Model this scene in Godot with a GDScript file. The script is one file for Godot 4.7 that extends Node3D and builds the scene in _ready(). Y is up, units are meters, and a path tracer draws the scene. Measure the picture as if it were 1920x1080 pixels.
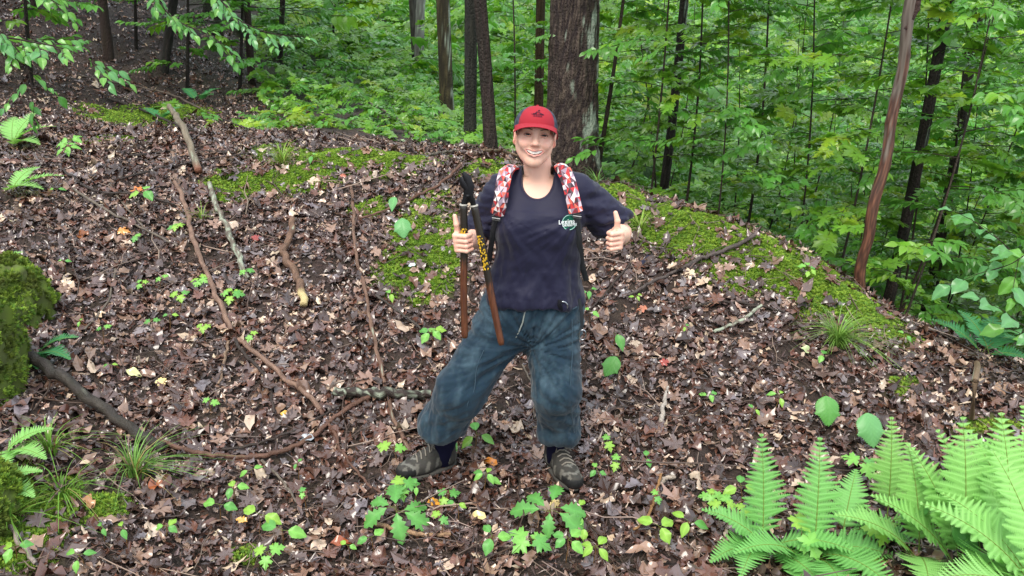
extends Node3D
# A hiker on a litter-covered bank in a wet summer forest. Units are metres, y is up, the camera looks towards -z.

const PITCH := 18.0
const FOCAL := 1507.0
const EYE := Vector3(0, 1.96, 0)

var rng := RandomNumberGenerator.new()
var fine := FastNoiseLite.new()
var broad := FastNoiseLite.new()
var taken := {}
var mats := {}
var xs := PackedFloat32Array()
var zs := PackedFloat32Array()
var hs := PackedFloat32Array()
var moss_spots := []


# ---------------------------------------------------------------- helpers

class Shape:
	var v := PackedVector3Array()
	var c := PackedColorArray()
	var t := PackedInt32Array()
	var uv := PackedVector2Array()

	func vert(p: Vector3, col := Color.WHITE) -> int:
		v.append(p)
		c.append(col)
		return v.size() - 1

	func tri(a: int, b: int, d: int) -> void:
		t.append(a)
		t.append(b)
		t.append(d)

	func quad(a: int, b: int, d: int, e: int) -> void:
		tri(a, b, d)
		tri(a, d, e)

	func join(o: Shape, x := Transform3D()) -> void:
		var at := v.size()
		for k in o.v.size():
			v.append(x * o.v[k])
			c.append(o.c[k])
		for k in o.t:
			t.append(at + k)

	# a tube through points, with radii; bump gives an uneven skin
	func tube(pts: Array, radii: Array, sides: int, col: Color, noise: FastNoiseLite = null, bump := 0.0, tint := 0.0, flat := 1.0) -> void:
		var n := pts.size()
		var ax := Vector3.ZERO
		var at := v.size()
		for i in n:
			var p: Vector3 = pts[i]
			var d: Vector3 = (pts[mini(i + 1, n - 1)] - pts[maxi(i - 1, 0)]).normalized()
			if i == 0:
				ax = d.cross(Vector3.RIGHT if absf(d.x) < 0.8 else Vector3.UP).normalized()
			ax = (ax - d * ax.dot(d)).normalized()
			var ay := d.cross(ax)
			var r: float = radii[i]
			for j in sides:
				var a := TAU * j / sides
				var dir := ax * cos(a) * flat + ay * sin(a)
				var q := p + dir * r
				var cc := col
				if noise:
					var f := noise.get_noise_3dv(q * 1.0)
					q += dir * r * bump * f
					if tint > 0.0:
						var g := 1.0 + tint * noise.get_noise_3dv(q * 2.3 + Vector3(7, 3, 1))
						cc = Color(col.r * g, col.g * g, col.b * g)
				vert(q, cc)
		for i in n - 1:
			for j in sides:
				var a := at + i * sides + j
				var b := at + i * sides + (j + 1) % sides
				quad(a, a + sides, b + sides, b)
		for e in [0, n - 1]:
			var m := vert(pts[e], c[at + e * sides])
			for j in sides:
				var a: int = at + e * sides + j
				var b: int = at + e * sides + (j + 1) % sides
				if e == 0:
					tri(m, a, b)
				else:
					tri(m, b, a)

	func normals() -> PackedVector3Array:
		var n := PackedVector3Array()
		n.resize(v.size())
		for k in range(0, t.size(), 3):
			var a := t[k]
			var b := t[k + 1]
			var d := t[k + 2]
			var f := (v[d] - v[a]).cross(v[b] - v[a])
			n[a] += f
			n[b] += f
			n[d] += f
		for k in n.size():
			n[k] = n[k].normalized() if n[k].length_squared() > 1e-30 else Vector3.UP
		return n

	func made() -> ArrayMesh:
		var arr := []
		arr.resize(Mesh.ARRAY_MAX)
		arr[Mesh.ARRAY_VERTEX] = v
		arr[Mesh.ARRAY_NORMAL] = normals()
		arr[Mesh.ARRAY_COLOR] = c
		if uv.size() == v.size() and uv.size() > 0:
			arr[Mesh.ARRAY_TEX_UV] = uv
		arr[Mesh.ARRAY_INDEX] = t
		var m := ArrayMesh.new()
		m.add_surface_from_arrays(Mesh.PRIMITIVE_TRIANGLES, arr)
		return m


# a distance field on a grid, joined smoothly and meshed as surface nets
class Field:
	var o: Vector3
	var s: float
	var nx: int
	var ny: int
	var nz: int
	var d := PackedFloat32Array()

	func _init(lo: Vector3, hi: Vector3, cell: float) -> void:
		o = lo
		s = cell
		nx = int((hi.x - lo.x) / cell) + 2
		ny = int((hi.y - lo.y) / cell) + 2
		nz = int((hi.z - lo.z) / cell) + 2
		d.resize(nx * ny * nz)
		d.fill(10.0)

	func cone(a: Vector3, b: Vector3, ra: float, rb: float, k := 0.02, cut := false) -> void:
		var m := maxf(ra, rb) + k + 3.0 * s
		var lo := a.min(b) - Vector3(m, m, m) - o
		var hi := a.max(b) + Vector3(m, m, m) - o
		var ab := b - a
		var inv := 1.0 / maxf(ab.length_squared(), 1e-9)
		var dr := rb - ra
		for z in range(maxi(0, int(lo.z / s)), mini(nz, int(hi.z / s) + 1)):
			for y in range(maxi(0, int(lo.y / s)), mini(ny, int(hi.y / s) + 1)):
				var at := (z * ny + y) * nx
				for x in range(maxi(0, int(lo.x / s)), mini(nx, int(hi.x / s) + 1)):
					var p := o + Vector3(x, y, z) * s - a
					var h := clampf(p.dot(ab) * inv, 0.0, 1.0)
					var e := (p - ab * h).length() - ra - dr * h
					var f := d[at + x]
					if cut:
						e = -e
						var g := maxf(k - absf(e - f), 0.0) / k
						d[at + x] = maxf(e, f) + g * g * k * 0.25
					else:
						var g := maxf(k - absf(e - f), 0.0) / k
						d[at + x] = minf(e, f) - g * g * k * 0.25

	func egg(c: Vector3, r: Vector3, k := 0.02, cut := false, turn := Basis()) -> void:
		var m := maxf(r.x, maxf(r.y, r.z)) + k + 3.0 * s
		var lo := c - Vector3(m, m, m) - o
		var hi := c + Vector3(m, m, m) - o
		var back := turn.inverse()
		for z in range(maxi(0, int(lo.z / s)), mini(nz, int(hi.z / s) + 1)):
			for y in range(maxi(0, int(lo.y / s)), mini(ny, int(hi.y / s) + 1)):
				var at := (z * ny + y) * nx
				for x in range(maxi(0, int(lo.x / s)), mini(nx, int(hi.x / s) + 1)):
					var p := back * (o + Vector3(x, y, z) * s - c)
					var q := p / r
					var k0 := q.length()
					var e := k0 * (k0 - 1.0) / maxf((q / r).length(), 1e-6)
					var f := d[at + x]
					if cut:
						e = -e
						var g := maxf(k - absf(e - f), 0.0) / k
						d[at + x] = maxf(e, f) + g * g * k * 0.25
					else:
						var g := maxf(k - absf(e - f), 0.0) / k
						d[at + x] = minf(e, f) - g * g * k * 0.25

	# keeps what lies on the far side of a plane from where n points
	func slice(p0: Vector3, n: Vector3, near: Vector3, reach: float) -> void:
		for z in nz:
			for y in ny:
				var at := (z * ny + y) * nx
				for x in nx:
					if d[at + x] < 1.0:
						var p := o + Vector3(x, y, z) * s
						if (p - near).length() < reach:
							d[at + x] = maxf(d[at + x], (p - p0).dot(n))

	func shape(col: Color) -> Shape:
		var out := Shape.new()
		var ids := PackedInt32Array()
		ids.resize(d.size())
		ids.fill(-1)
		var row := nx
		var lay := nx * ny
		var offs := [0, 1, row, row + 1, lay, lay + 1, lay + row, lay + row + 1]
		var edges := [[0, 1], [2, 3], [4, 5], [6, 7], [0, 2], [1, 3], [4, 6], [5, 7], [0, 4], [1, 5], [2, 6], [3, 7]]
		var near := 4.0 * s
		for z in nz - 1:
			for y in ny - 1:
				var at := (z * ny + y) * nx
				for x in nx - 1:
					var i := at + x
					if absf(d[i]) > near:
						continue
					var inside := 0
					for k in 8:
						if d[i + offs[k]] < 0.0:
							inside += 1
					if inside == 0 or inside == 8:
						continue
					var sum := Vector3.ZERO
					var n := 0
					for e in edges:
						var a := d[i + offs[e[0]]]
						var b := d[i + offs[e[1]]]
						if (a < 0.0) != (b < 0.0):
							var h := a / (a - b)
							var p := Vector3(e[0] & 1, (e[0] >> 1) & 1, e[0] >> 2)
							var q := Vector3(e[1] & 1, (e[1] >> 1) & 1, e[1] >> 2)
							sum += p.lerp(q, h)
							n += 1
					ids[i] = out.vert(o + (Vector3(x, y, z) + sum / n) * s, col)
		for z in range(1, nz - 1):
			for y in range(1, ny - 1):
				var at := (z * ny + y) * nx
				for x in range(1, nx - 1):
					var i := at + x
					var a := d[i]
					if absf(a) > near:
						continue
					var inn := a < 0.0
					if inn != (d[i + 1] < 0.0):
						_face(out, ids[i], ids[i - row], ids[i - row - lay], ids[i - lay], inn)
					if inn != (d[i + row] < 0.0):
						_face(out, ids[i], ids[i - lay], ids[i - lay - 1], ids[i - 1], inn)
					if inn != (d[i + lay] < 0.0):
						_face(out, ids[i], ids[i - 1], ids[i - 1 - row], ids[i - row], inn)
		return out

	func _face(out: Shape, a: int, b: int, e: int, f: int, inn: bool) -> void:
		if a < 0 or b < 0 or e < 0 or f < 0:
			return
		if inn:
			out.quad(a, f, e, b)
		else:
			out.quad(a, b, e, f)


func rgb(r: float, g: float, b: float) -> Color:
	return Color(r / 255.0, g / 255.0, b / 255.0).srgb_to_linear()


func vary(c: Color, by: float) -> Color:
	var g := 1.0 + rng.randf_range(-by, by)
	return Color(c.r * g * rng.randf_range(0.96, 1.04), c.g * g, c.b * g * rng.randf_range(0.94, 1.06))


func mat(called: String, rough := 0.6, spec := 0.5, back := 0.0) -> StandardMaterial3D:
	if mats.has(called):
		return mats[called]
	var m := StandardMaterial3D.new()
	m.resource_name = called
	m.vertex_color_use_as_albedo = true
	m.roughness = rough
	m.metallic_specular = spec
	m.cull_mode = BaseMaterial3D.CULL_DISABLED
	if back > 0.0:
		m.backlight_enabled = true
		m.backlight = Color(back, back, back * 0.6).linear_to_srgb()
	mats[called] = m
	return m


func numbered(called: String) -> String:
	var n: int = taken.get(called, 0)
	taken[called] = n + 1
	return called if n == 0 else "%s_%03d" % [called, n]


func tag(o: Node3D, label: String, category: String, group := "", kind := "") -> Node3D:
	if label:
		o.set_meta("label", label)
	if category:
		o.set_meta("category", category)
	if group:
		o.set_meta("group", group)
	if kind:
		o.set_meta("kind", kind)
	return o


func base(called: String, at := Vector3.ZERO) -> Node3D:
	var o := Node3D.new()
	o.name = numbered(called)
	add_child(o)
	o.position = at
	return o


func put(called: String, mesh: Mesh, m: Material, parent: Node3D = null, at := Transform3D()) -> MeshInstance3D:
	var o := MeshInstance3D.new()
	o.name = called if parent else numbered(called)
	o.mesh = mesh
	o.material_override = m
	o.transform = at
	(parent if parent else self).add_child(o, true)
	return o


func scatter(called: String, mesh: Mesh, m: Material, where: Array, tints: Array, parent: Node3D = null) -> MultiMeshInstance3D:
	var mm := MultiMesh.new()
	mm.transform_format = MultiMesh.TRANSFORM_3D
	mm.use_colors = true
	mm.mesh = mesh
	mm.instance_count = where.size()
	for i in where.size():
		mm.set_instance_transform(i, where[i])
		mm.set_instance_color(i, tints[i])
	var o := MultiMeshInstance3D.new()
	o.name = called if parent else numbered(called)
	o.multimesh = mm
	o.material_override = m
	(parent if parent else self).add_child(o, true)
	o.set_meta("kind", "stuff")
	return o


# a direction from the camera's place, for reading positions off the photograph's 1920 x 1080 grid
func ray(u: float, w: float) -> Vector3:
	var a := (u - 960.0) / FOCAL
	var b := (540.0 - w) / FOCAL
	var p := deg_to_rad(PITCH)
	return Vector3(a, b * cos(p) - sin(p), -b * sin(p) - cos(p))


func seen(u: float, w: float, z: float) -> Vector3:
	var d := ray(u, w)
	return EYE + d * (z / -d.z)


func ground(u: float, w: float) -> Vector3:
	var d := ray(u, w)
	var t := 1.4
	var last := t
	while t < 60.0:
		var p := EYE + d * t
		if p.y < height(p.x, p.z):
			for k in 12:
				var m := (last + t) * 0.5
				p = EYE + d * m
				if p.y < height(p.x, p.z):
					t = m
				else:
					last = m
			return EYE + d * t
		last = t
		t *= 1.012
	return EYE + d * t


func pixel(p: Vector3) -> Vector2:
	var q := p - EYE
	var a := deg_to_rad(PITCH)
	var fwd := -q.z * cos(a) - q.y * sin(a)
	if fwd < 0.05:
		return Vector2(-9999, -9999)
	var up := q.y * cos(a) - q.z * sin(a)
	return Vector2(960.0 + FOCAL * q.x / fwd, 540.0 - FOCAL * up / fwd)


func height(x: float, z: float) -> float:
	var i := clampi(xs.bsearch(x) - 1, 0, xs.size() - 2)
	var j := clampi(zs.bsearch(z) - 1, 0, zs.size() - 2)
	var a := clampf((x - xs[i]) / (xs[i + 1] - xs[i]), 0.0, 1.0)
	var b := clampf((z - zs[j]) / (zs[j + 1] - zs[j]), 0.0, 1.0)
	var n := xs.size()
	return lerpf(lerpf(hs[j * n + i], hs[j * n + i + 1], a), lerpf(hs[(j + 1) * n + i], hs[(j + 1) * n + i + 1], a), b)


func slope(x: float, z: float) -> Vector3:
	var e := 0.05
	return Vector3(height(x - e, z) - height(x + e, z), 2.0 * e, height(x, z - e) - height(x, z + e)).normalized()


# a frame standing on the ground, up along n, turned by yaw
func frame(at: Vector3, n: Vector3, yaw: float, size := 1.0) -> Transform3D:
	var side := Vector3(cos(yaw), 0, sin(yaw))
	side = (side - n * side.dot(n)).normalized()
	return Transform3D(Basis(side, n, side.cross(n)).scaled(Vector3(size, size, size)), at)


func _ready() -> void:
	rng.seed = 20240611
	fine.seed = 3
	fine.frequency = 6.0
	broad.seed = 9
	broad.frequency = 0.8
	# camera
	var cam := Camera3D.new()
	cam.name = "camera"
	add_child(cam)
	cam.position = EYE
	cam.rotation_degrees = Vector3(-PITCH, 0, 0)
	cam.fov = rad_to_deg(2.0 * atan(540.0 / FOCAL))
	cam.near = 0.05
	cam.far = 400.0
	# overcast sky
	var sky := ProceduralSkyMaterial.new()
	sky.sky_top_color = Color(0.84, 0.88, 0.93)
	sky.sky_horizon_color = Color(0.88, 0.91, 0.94)
	sky.sky_curve = 0.2
	sky.ground_bottom_color = Color(0.12, 0.13, 0.09)
	sky.ground_horizon_color = Color(0.3, 0.33, 0.28)
	sky.sun_angle_max = 1.0
	var env := Environment.new()
	env.background_mode = Environment.BG_SKY
	env.sky = Sky.new()
	env.sky.sky_material = sky
	env.tonemap_mode = Environment.TONE_MAPPER_LINEAR
	env.tonemap_exposure = 2.65
	env.sdfgi_enabled = true
	env.ssao_enabled = true
	env.ssil_enabled = true
	var around := WorldEnvironment.new()
	around.name = "surroundings"
	around.environment = env
	add_child(around)
	# a broad soft glow of cloud high above, a little behind the camera
	var sun := DirectionalLight3D.new()
	sun.name = "sun"
	sun.light_energy = 0.5
	sun.light_color = Color(1.0, 0.98, 0.94)
	sun.light_angular_distance = 30.0
	sun.shadow_enabled = true
	sun.rotation_degrees = Vector3(-56, -20, 0)
	add_child(sun)

	build_ground()
	print("ground")
	build_litter()
	build_moss()
	print("litter")
	build_trees()
	print("trees")
	build_person()
	print("person")
	build_branches()
	build_plants()
	print("plants")


# ---------------------------------------------------------------- ground

func build_ground() -> void:
	var known: Array[Vector3] = []
	# read off the photograph: column, row, distance
	for q in [[960, 1080, 2.5], [960, 890, 3.2], [800, 885, 3.2], [1060, 900, 3.15], [1300, 900, 3.15], [1550, 1000, 2.75], [1920, 1080, 2.3], [1900, 860, 3.2],
			[600, 900, 3.2], [300, 1000, 2.75], [0, 1080, 2.3], [0, 900, 2.75], [0, 700, 3.5], [0, 520, 4.2], [0, 400, 5.0], [0, 300, 5.9],
			[300, 700, 3.85], [600, 700, 3.85], [950, 720, 3.95], [1300, 720, 3.85], [1600, 760, 3.65],
			[300, 500, 4.75], [600, 500, 4.75], [800, 500, 4.75], [1250, 540, 4.6], [1500, 620, 4.2],
			[300, 340, 5.7], [500, 340, 5.85], [750, 340, 5.8], [480, 278, 6.3], [700, 284, 6.15], [900, 303, 5.8], [1150, 350, 5.45], [1300, 395, 5.2], [1450, 450, 4.95], [1600, 535, 4.6], [1750, 622, 4.3], [1920, 690, 4.1], [2100, 780, 3.95],
			[480, 240, 8.2], [250, 240, 8.0], [100, 200, 8.4], [200, 150, 10.0], [0, 100, 9.2], [200, 0, 12.8], [450, 120, 12.5], [560, 60, 17.0],
			[700, 205, 11.9], [820, 215, 11.0], [700, 100, 20.0], [870, 265, 8.2], [920, 283, 7.4], [1080, 318, 7.8]]:
		known.append(seen(q[0], q[1], q[2]))
	for p in [[0, 0.25, 0.4], [-3, 0.7, 0], [3.5, 0.5, 0], [-4.5, 1.1, -3.4], [-7, 2.2, -6], [5.2, -0.5, -4.6], [2.2, -0.1, -7.6], [5.5, -1.5, -7.0], [1.5, -0.5, -10], [4.5, -1.7, -11], [10, -3.2, -10], [9, -3.0, -18], [2, -0.8, -18],
			[12, -1.8, -32], [0, 1.2, -32], [-3, 3.2, -42], [-10, 3.6, -16], [-18, 8, -26], [0, 8, -60], [25, 7, -60], [-30, 16, -60], [0, 18, -100], [50, 18, -100], [-50, 26, -100], [50, 0, -20], [-50, 16, -20], [25, -3, -3], [50, 0, 6], [-50, 12, 6], [-12, 3.5, 3]]:
		known.append(Vector3(p[0], p[1], p[2]))
	# the ground falls away behind the crest
	for q in [[1150, 350, 5.45], [1300, 395, 5.2], [1450, 450, 4.95], [1600, 535, 4.6], [1750, 622, 4.3], [1920, 690, 4.1], [2100, 780, 3.95]]:
		var p := seen(q[0], q[1], q[2])
		known.append(p + Vector3(0.12, -0.17, -0.4))
		known.append(p + Vector3(0.4, -0.62, -1.0))
	for q in [[700, 284, 6.15], [900, 303, 5.8]]:
		known.append(seen(q[0], q[1], q[2]) + Vector3(0, -0.11, -0.5))
	var w := thin_plate(known)
	var n := known.size()
	# lines of the sheet: close together where the bank is near, wide apart far off
	var x := -70.0
	while x < 70.0:
		xs.append(x)
		x += 0.055 if x > -5.2 and x < 5.2 else clampf((absf(x) - 5.0) * 0.12, 0.1, 4.0)
	var z := 6.0
	var line := []
	while z > -110.0:
		line.append(z)
		z -= 0.055 if z < -1.7 and z > -8.0 else (0.4 if z > -1.7 else clampf((-z - 7.8) * 0.1, 0.1, 4.0))
	for k in line.size():
		zs.append(line[line.size() - 1 - k])
	hs.resize(xs.size() * zs.size())
	for j in zs.size():
		for i in xs.size():
			var px := xs[i]
			var pz := zs[j]
			var y := w[n] + w[n + 1] * px + w[n + 2] * pz
			for k in n:
				var dx := px - known[k].x
				var dz := pz - known[k].z
				var r := dx * dx + dz * dz
				if r > 1e-9:
					y += w[k] * r * log(r)
			var far := clampf((-pz - 8.0) / 10.0, 0.0, 1.0)
			y += broad.get_noise_2d(px * 2.2, pz * 2.2) * lerpf(0.05, 0.3, far) + fine.get_noise_2d(px, pz) * 0.016 * (1.0 - far)
			hs[j * xs.size() + i] = y
	place_moss()
	var s := Shape.new()
	var soil := rgb(40, 32, 28)
	var duff := rgb(66, 53, 46)
	var green := rgb(96, 108, 38)
	var herb := rgb(58, 92, 40)
	for j in zs.size():
		for i in xs.size():
			var p := Vector3(xs[i], hs[j * xs.size() + i], zs[j])
			var f := clampf(0.5 + 0.9 * fine.get_noise_2d(p.x * 2.0 + 40.0, p.z * 2.0), 0.0, 1.0)
			var col := soil.lerp(duff, f)
			if p.z > -8.5 and absf(p.x) < 6.0:
				col = col.lerp(green, moss_at(p) * 0.85)
			elif p.z < -10.0:
				col = col.lerp(herb, clampf((-10.0 - p.z) / 8.0, 0.0, 1.0) * clampf((p.x + 5.0) / 2.0, 0.0, 1.0))
			s.vert(p, col)
	for j in zs.size() - 1:
		for i in xs.size() - 1:
			var a := j * xs.size() + i
			s.quad(a, a + 1, a + xs.size() + 1, a + xs.size())
	var m := mat("forest_soil", 0.75, 0.4)
	var grain := FastNoiseLite.new()
	grain.seed = 5
	grain.frequency = 0.03
	grain.fractal_octaves = 5
	var tex := NoiseTexture2D.new()
	tex.width = 512
	tex.height = 512
	tex.seamless = true
	tex.noise = grain
	m.heightmap_enabled = true
	m.heightmap_texture = tex
	m.heightmap_scale = 4.0
	m.uv1_triplanar = true
	m.uv1_world_triplanar = true
	m.uv1_scale = Vector3(1.6, 1.6, 1.6)
	var o := put("ground", s.made(), m)
	tag(o, "", "", "", "structure")


# weights of a smooth sheet through all the known points
func thin_plate(p: Array[Vector3]) -> PackedFloat64Array:
	var n := p.size()
	var m := n + 3
	var a := []
	for i in m:
		var r := PackedFloat64Array()
		r.resize(m + 1)
		a.append(r)
	for i in n:
		for j in n:
			var dx := p[i].x - p[j].x
			var dz := p[i].z - p[j].z
			var r := dx * dx + dz * dz
			a[i][j] = r * log(r) if r > 1e-9 else 0.0
		a[i][i] = 0.02
		a[i][n] = 1.0
		a[i][n + 1] = p[i].x
		a[i][n + 2] = p[i].z
		a[n][i] = 1.0
		a[n + 1][i] = p[i].x
		a[n + 2][i] = p[i].z
		a[i][m] = p[i].y
	for i in m:
		var best := i
		for k in range(i + 1, m):
			if absf(a[k][i]) > absf(a[best][i]):
				best = k
		var tmp: PackedFloat64Array = a[i]
		a[i] = a[best]
		a[best] = tmp
		for k in range(i + 1, m):
			var f: float = a[k][i] / a[i][i]
			if f != 0.0:
				var rk: PackedFloat64Array = a[k]
				var ri: PackedFloat64Array = a[i]
				for c in range(i, m + 1):
					rk[c] -= f * ri[c]
				a[k] = rk
	var w := PackedFloat64Array()
	w.resize(m)
	for q in m:
		var i := m - 1 - q
		var y: float = a[i][m]
		for c in range(i + 1, m):
			y -= a[i][c] * w[c]
		w[i] = y / a[i][i]
	return w


# patches of moss along the crest and down the bank: place on the ground, half-widths
func place_moss() -> void:
	for q in [[520, 288, 0.25, 0.2], [640, 290, 0.4, 0.28], [740, 292, 0.35, 0.25], [850, 303, 0.4, 0.26], [920, 312, 0.25, 0.2], [560, 330, 0.3, 0.18], [440, 350, 0.2, 0.2],
			[790, 430, 0.2, 0.35], [770, 500, 0.22, 0.22], [830, 470, 0.18, 0.3], [800, 540, 0.12, 0.12], [700, 385, 0.15, 0.12],
			[1170, 365, 0.25, 0.22], [1240, 400, 0.35, 0.24], [1330, 430, 0.4, 0.24], [1420, 485, 0.35, 0.22], [1390, 510, 0.2, 0.14], [1500, 500, 0.35, 0.2], [1560, 545, 0.28, 0.2], [1630, 590, 0.2, 0.16], [1690, 632, 0.1, 0.07],
			[1700, 730, 0.085, 0.07], [205, 945, 0.07, 0.1], [465, 1042, 0.1, 0.05], [1570, 1072, 0.16, 0.06], [190, 265, 0.3, 0.2], [250, 215, 0.5, 0.5], [340, 210, 0.35, 0.4], [60, 1010, 0.1, 0.2], [20, 960, 0.2, 0.3], [1890, 800, 0.25, 0.06]]:
		var g := ground(q[0], q[1])
		moss_spots.append([g.x, g.z, q[2], q[3]])


func moss_at(p: Vector3) -> float:
	var best := 0.0
	for m in moss_spots:
		var a: float = (p.x - m[0]) / m[2]
		var b: float = (p.z - m[1]) / m[3]
		var r := a * a + b * b
		if r < 2.2:
			best = maxf(best, 1.25 - sqrt(r))
	if best <= 0.0:
		return 0.0
	return clampf(best * 1.6 + fine.get_noise_2d(p.x * 1.3 + 11.0, p.z * 1.3) * 1.1, 0.0, 1.0)


# ---------------------------------------------------------------- leaves and litter

# a leaf lying along +x from its stalk at the origin, one unit long, facing +y; half is the outline from base to tip
func blade(half: Array, col: Color, droop: float, fold: float, wave := 0.0, seed := 0.0, rib := 1.25) -> Shape:
	var s := Shape.new()
	var n := half.size()
	for side in [1.0, -1.0]:
		var at := s.v.size()
		for k in n:
			var x: float = half[k].x
			var z: float = half[k].y
			var y0 := -droop * x * x + 0.15 * droop * x
			var y1 := y0 + fold * z + wave * sin(x * 11.0 + seed * 5.0 + side * 1.7) * z * 1.6
			s.vert(Vector3(x, y0, 0), Color(col.r * rib, col.g * rib, col.b * rib))
			s.vert(Vector3(x, y0 + (y1 - y0) * 0.4 + 0.06 * z, z * 0.5 * side), col)
			s.vert(Vector3(x, y1, z * side), col)
		for k in n - 1:
			var a := at + k * 3
			for e in 2:
				if side > 0.0:
					s.quad(a + e, a + e + 3, a + e + 4, a + e + 1)
				else:
					s.quad(a + e, a + e + 1, a + e + 4, a + e + 3)
	return s


func oval(wide: float, steps: int, teeth := 0.0, tip := 1.4) -> Array:
	var out := []
	for k in steps + 1:
		var x := float(k) / steps
		var z := wide * pow(sin(PI * pow(x, 0.85)), 0.8 if x < 0.5 else 0.8 * tip)
		if teeth > 0.0 and k % 2 == 1:
			z += teeth * wide
		out.append(Vector2(x, z if k < steps else 0.0))
	return out


# the lobed leaf of a maple: lobes as a fan about the place where the ribs meet
func maple(col: Color, droop: float, cup: float, seed := 0.0, rib := 1.2) -> Shape:
	var half := [Vector2(-0.02, 0.0), Vector2(-0.13, 0.13), Vector2(-0.06, 0.25), Vector2(-0.1, 0.4), Vector2(0.08, 0.36), Vector2(0.16, 0.26), Vector2(0.26, 0.42), Vector2(0.38, 0.56), Vector2(0.43, 0.43), Vector2(0.56, 0.44), Vector2(0.5, 0.3), Vector2(0.5, 0.15), Vector2(0.62, 0.2), Vector2(0.7, 0.28), Vector2(0.76, 0.14), Vector2(1.0, 0.0)]
	var s := Shape.new()
	var mid := s.vert(Vector3(0.2, 0.02, 0), Color(col.r * rib, col.g * rib, col.b * rib))
	for side in [1.0, -1.0]:
		var at := s.v.size()
		for k in half.size():
			var h: Vector2 = half[k]
			var r := (h - Vector2(0.2, 0.0)).length()
			var y := -droop * r * r + cup * 0.12 * sin(atan2(h.y, h.x - 0.2) * 5.0 + seed + side) * r
			s.vert(Vector3(h.x, y, h.y * side), col)
		for k in half.size() - 1:
			if side > 0.0:
				s.tri(mid, at + k, at + k + 1)
			else:
				s.tri(mid, at + k + 1, at + k)
	return s


func dead_leaf(kind: int, col := Color.WHITE) -> ArrayMesh:
	var s: Shape
	match kind:
		0: s = maple(col, 0.25, 1.0, 0.0, 0.9)
		1: s = maple(col, -0.35, 1.5, 2.0, 0.9)
		2: s = blade(oval(0.27, 6), col, 0.35, 0.35, 0.25, 1.0, 0.85)
		3: s = blade(oval(0.24, 6), col, -0.45, -0.3, 0.35, 2.0, 0.85)
		4: s = blade([Vector2(0, 0.02), Vector2(0.12, 0.1), Vector2(0.22, 0.25), Vector2(0.33, 0.14), Vector2(0.47, 0.33), Vector2(0.58, 0.17), Vector2(0.72, 0.28), Vector2(0.85, 0.1), Vector2(1, 0)], col, 0.25, 0.3, 0.3, 3.0, 0.85)
		5: s = blade([Vector2(0, 0.2), Vector2(0.2, 0.32), Vector2(0.45, 0.28), Vector2(0.6, 0.36), Vector2(0.8, 0.2), Vector2(0.9, 0.05)], col, 0.3, 0.5, 0.5, 4.0, 0.85)
		6: s = blade([Vector2(0, 0.1), Vector2(0.3, 0.22), Vector2(0.6, 0.12), Vector2(1.0, 0.04)], col, -0.4, 0.7, 0.5, 5.0, 0.85)
		_: s = blade([Vector2(0, 0.05), Vector2(0.4, 0.09), Vector2(1.0, 0.02)], col, 0.4, 0.9, 0.3, 6.0, 0.85)
	return s.made()


func litter_tint() -> Color:
	var r := rng.randf()
	var c: Color
	if r < 0.30:
		c = rgb(62, 44, 38)
	elif r < 0.54:
		c = rgb(94, 62, 50)
	elif r < 0.74:
		c = rgb(92, 74, 70)
	elif r < 0.80:
		c = rgb(108, 98, 100)
	elif r < 0.96:
		c = rgb(134, 106, 90)
	else:
		c = rgb(184, 162, 140)
	return vary(c, 0.28)


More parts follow.
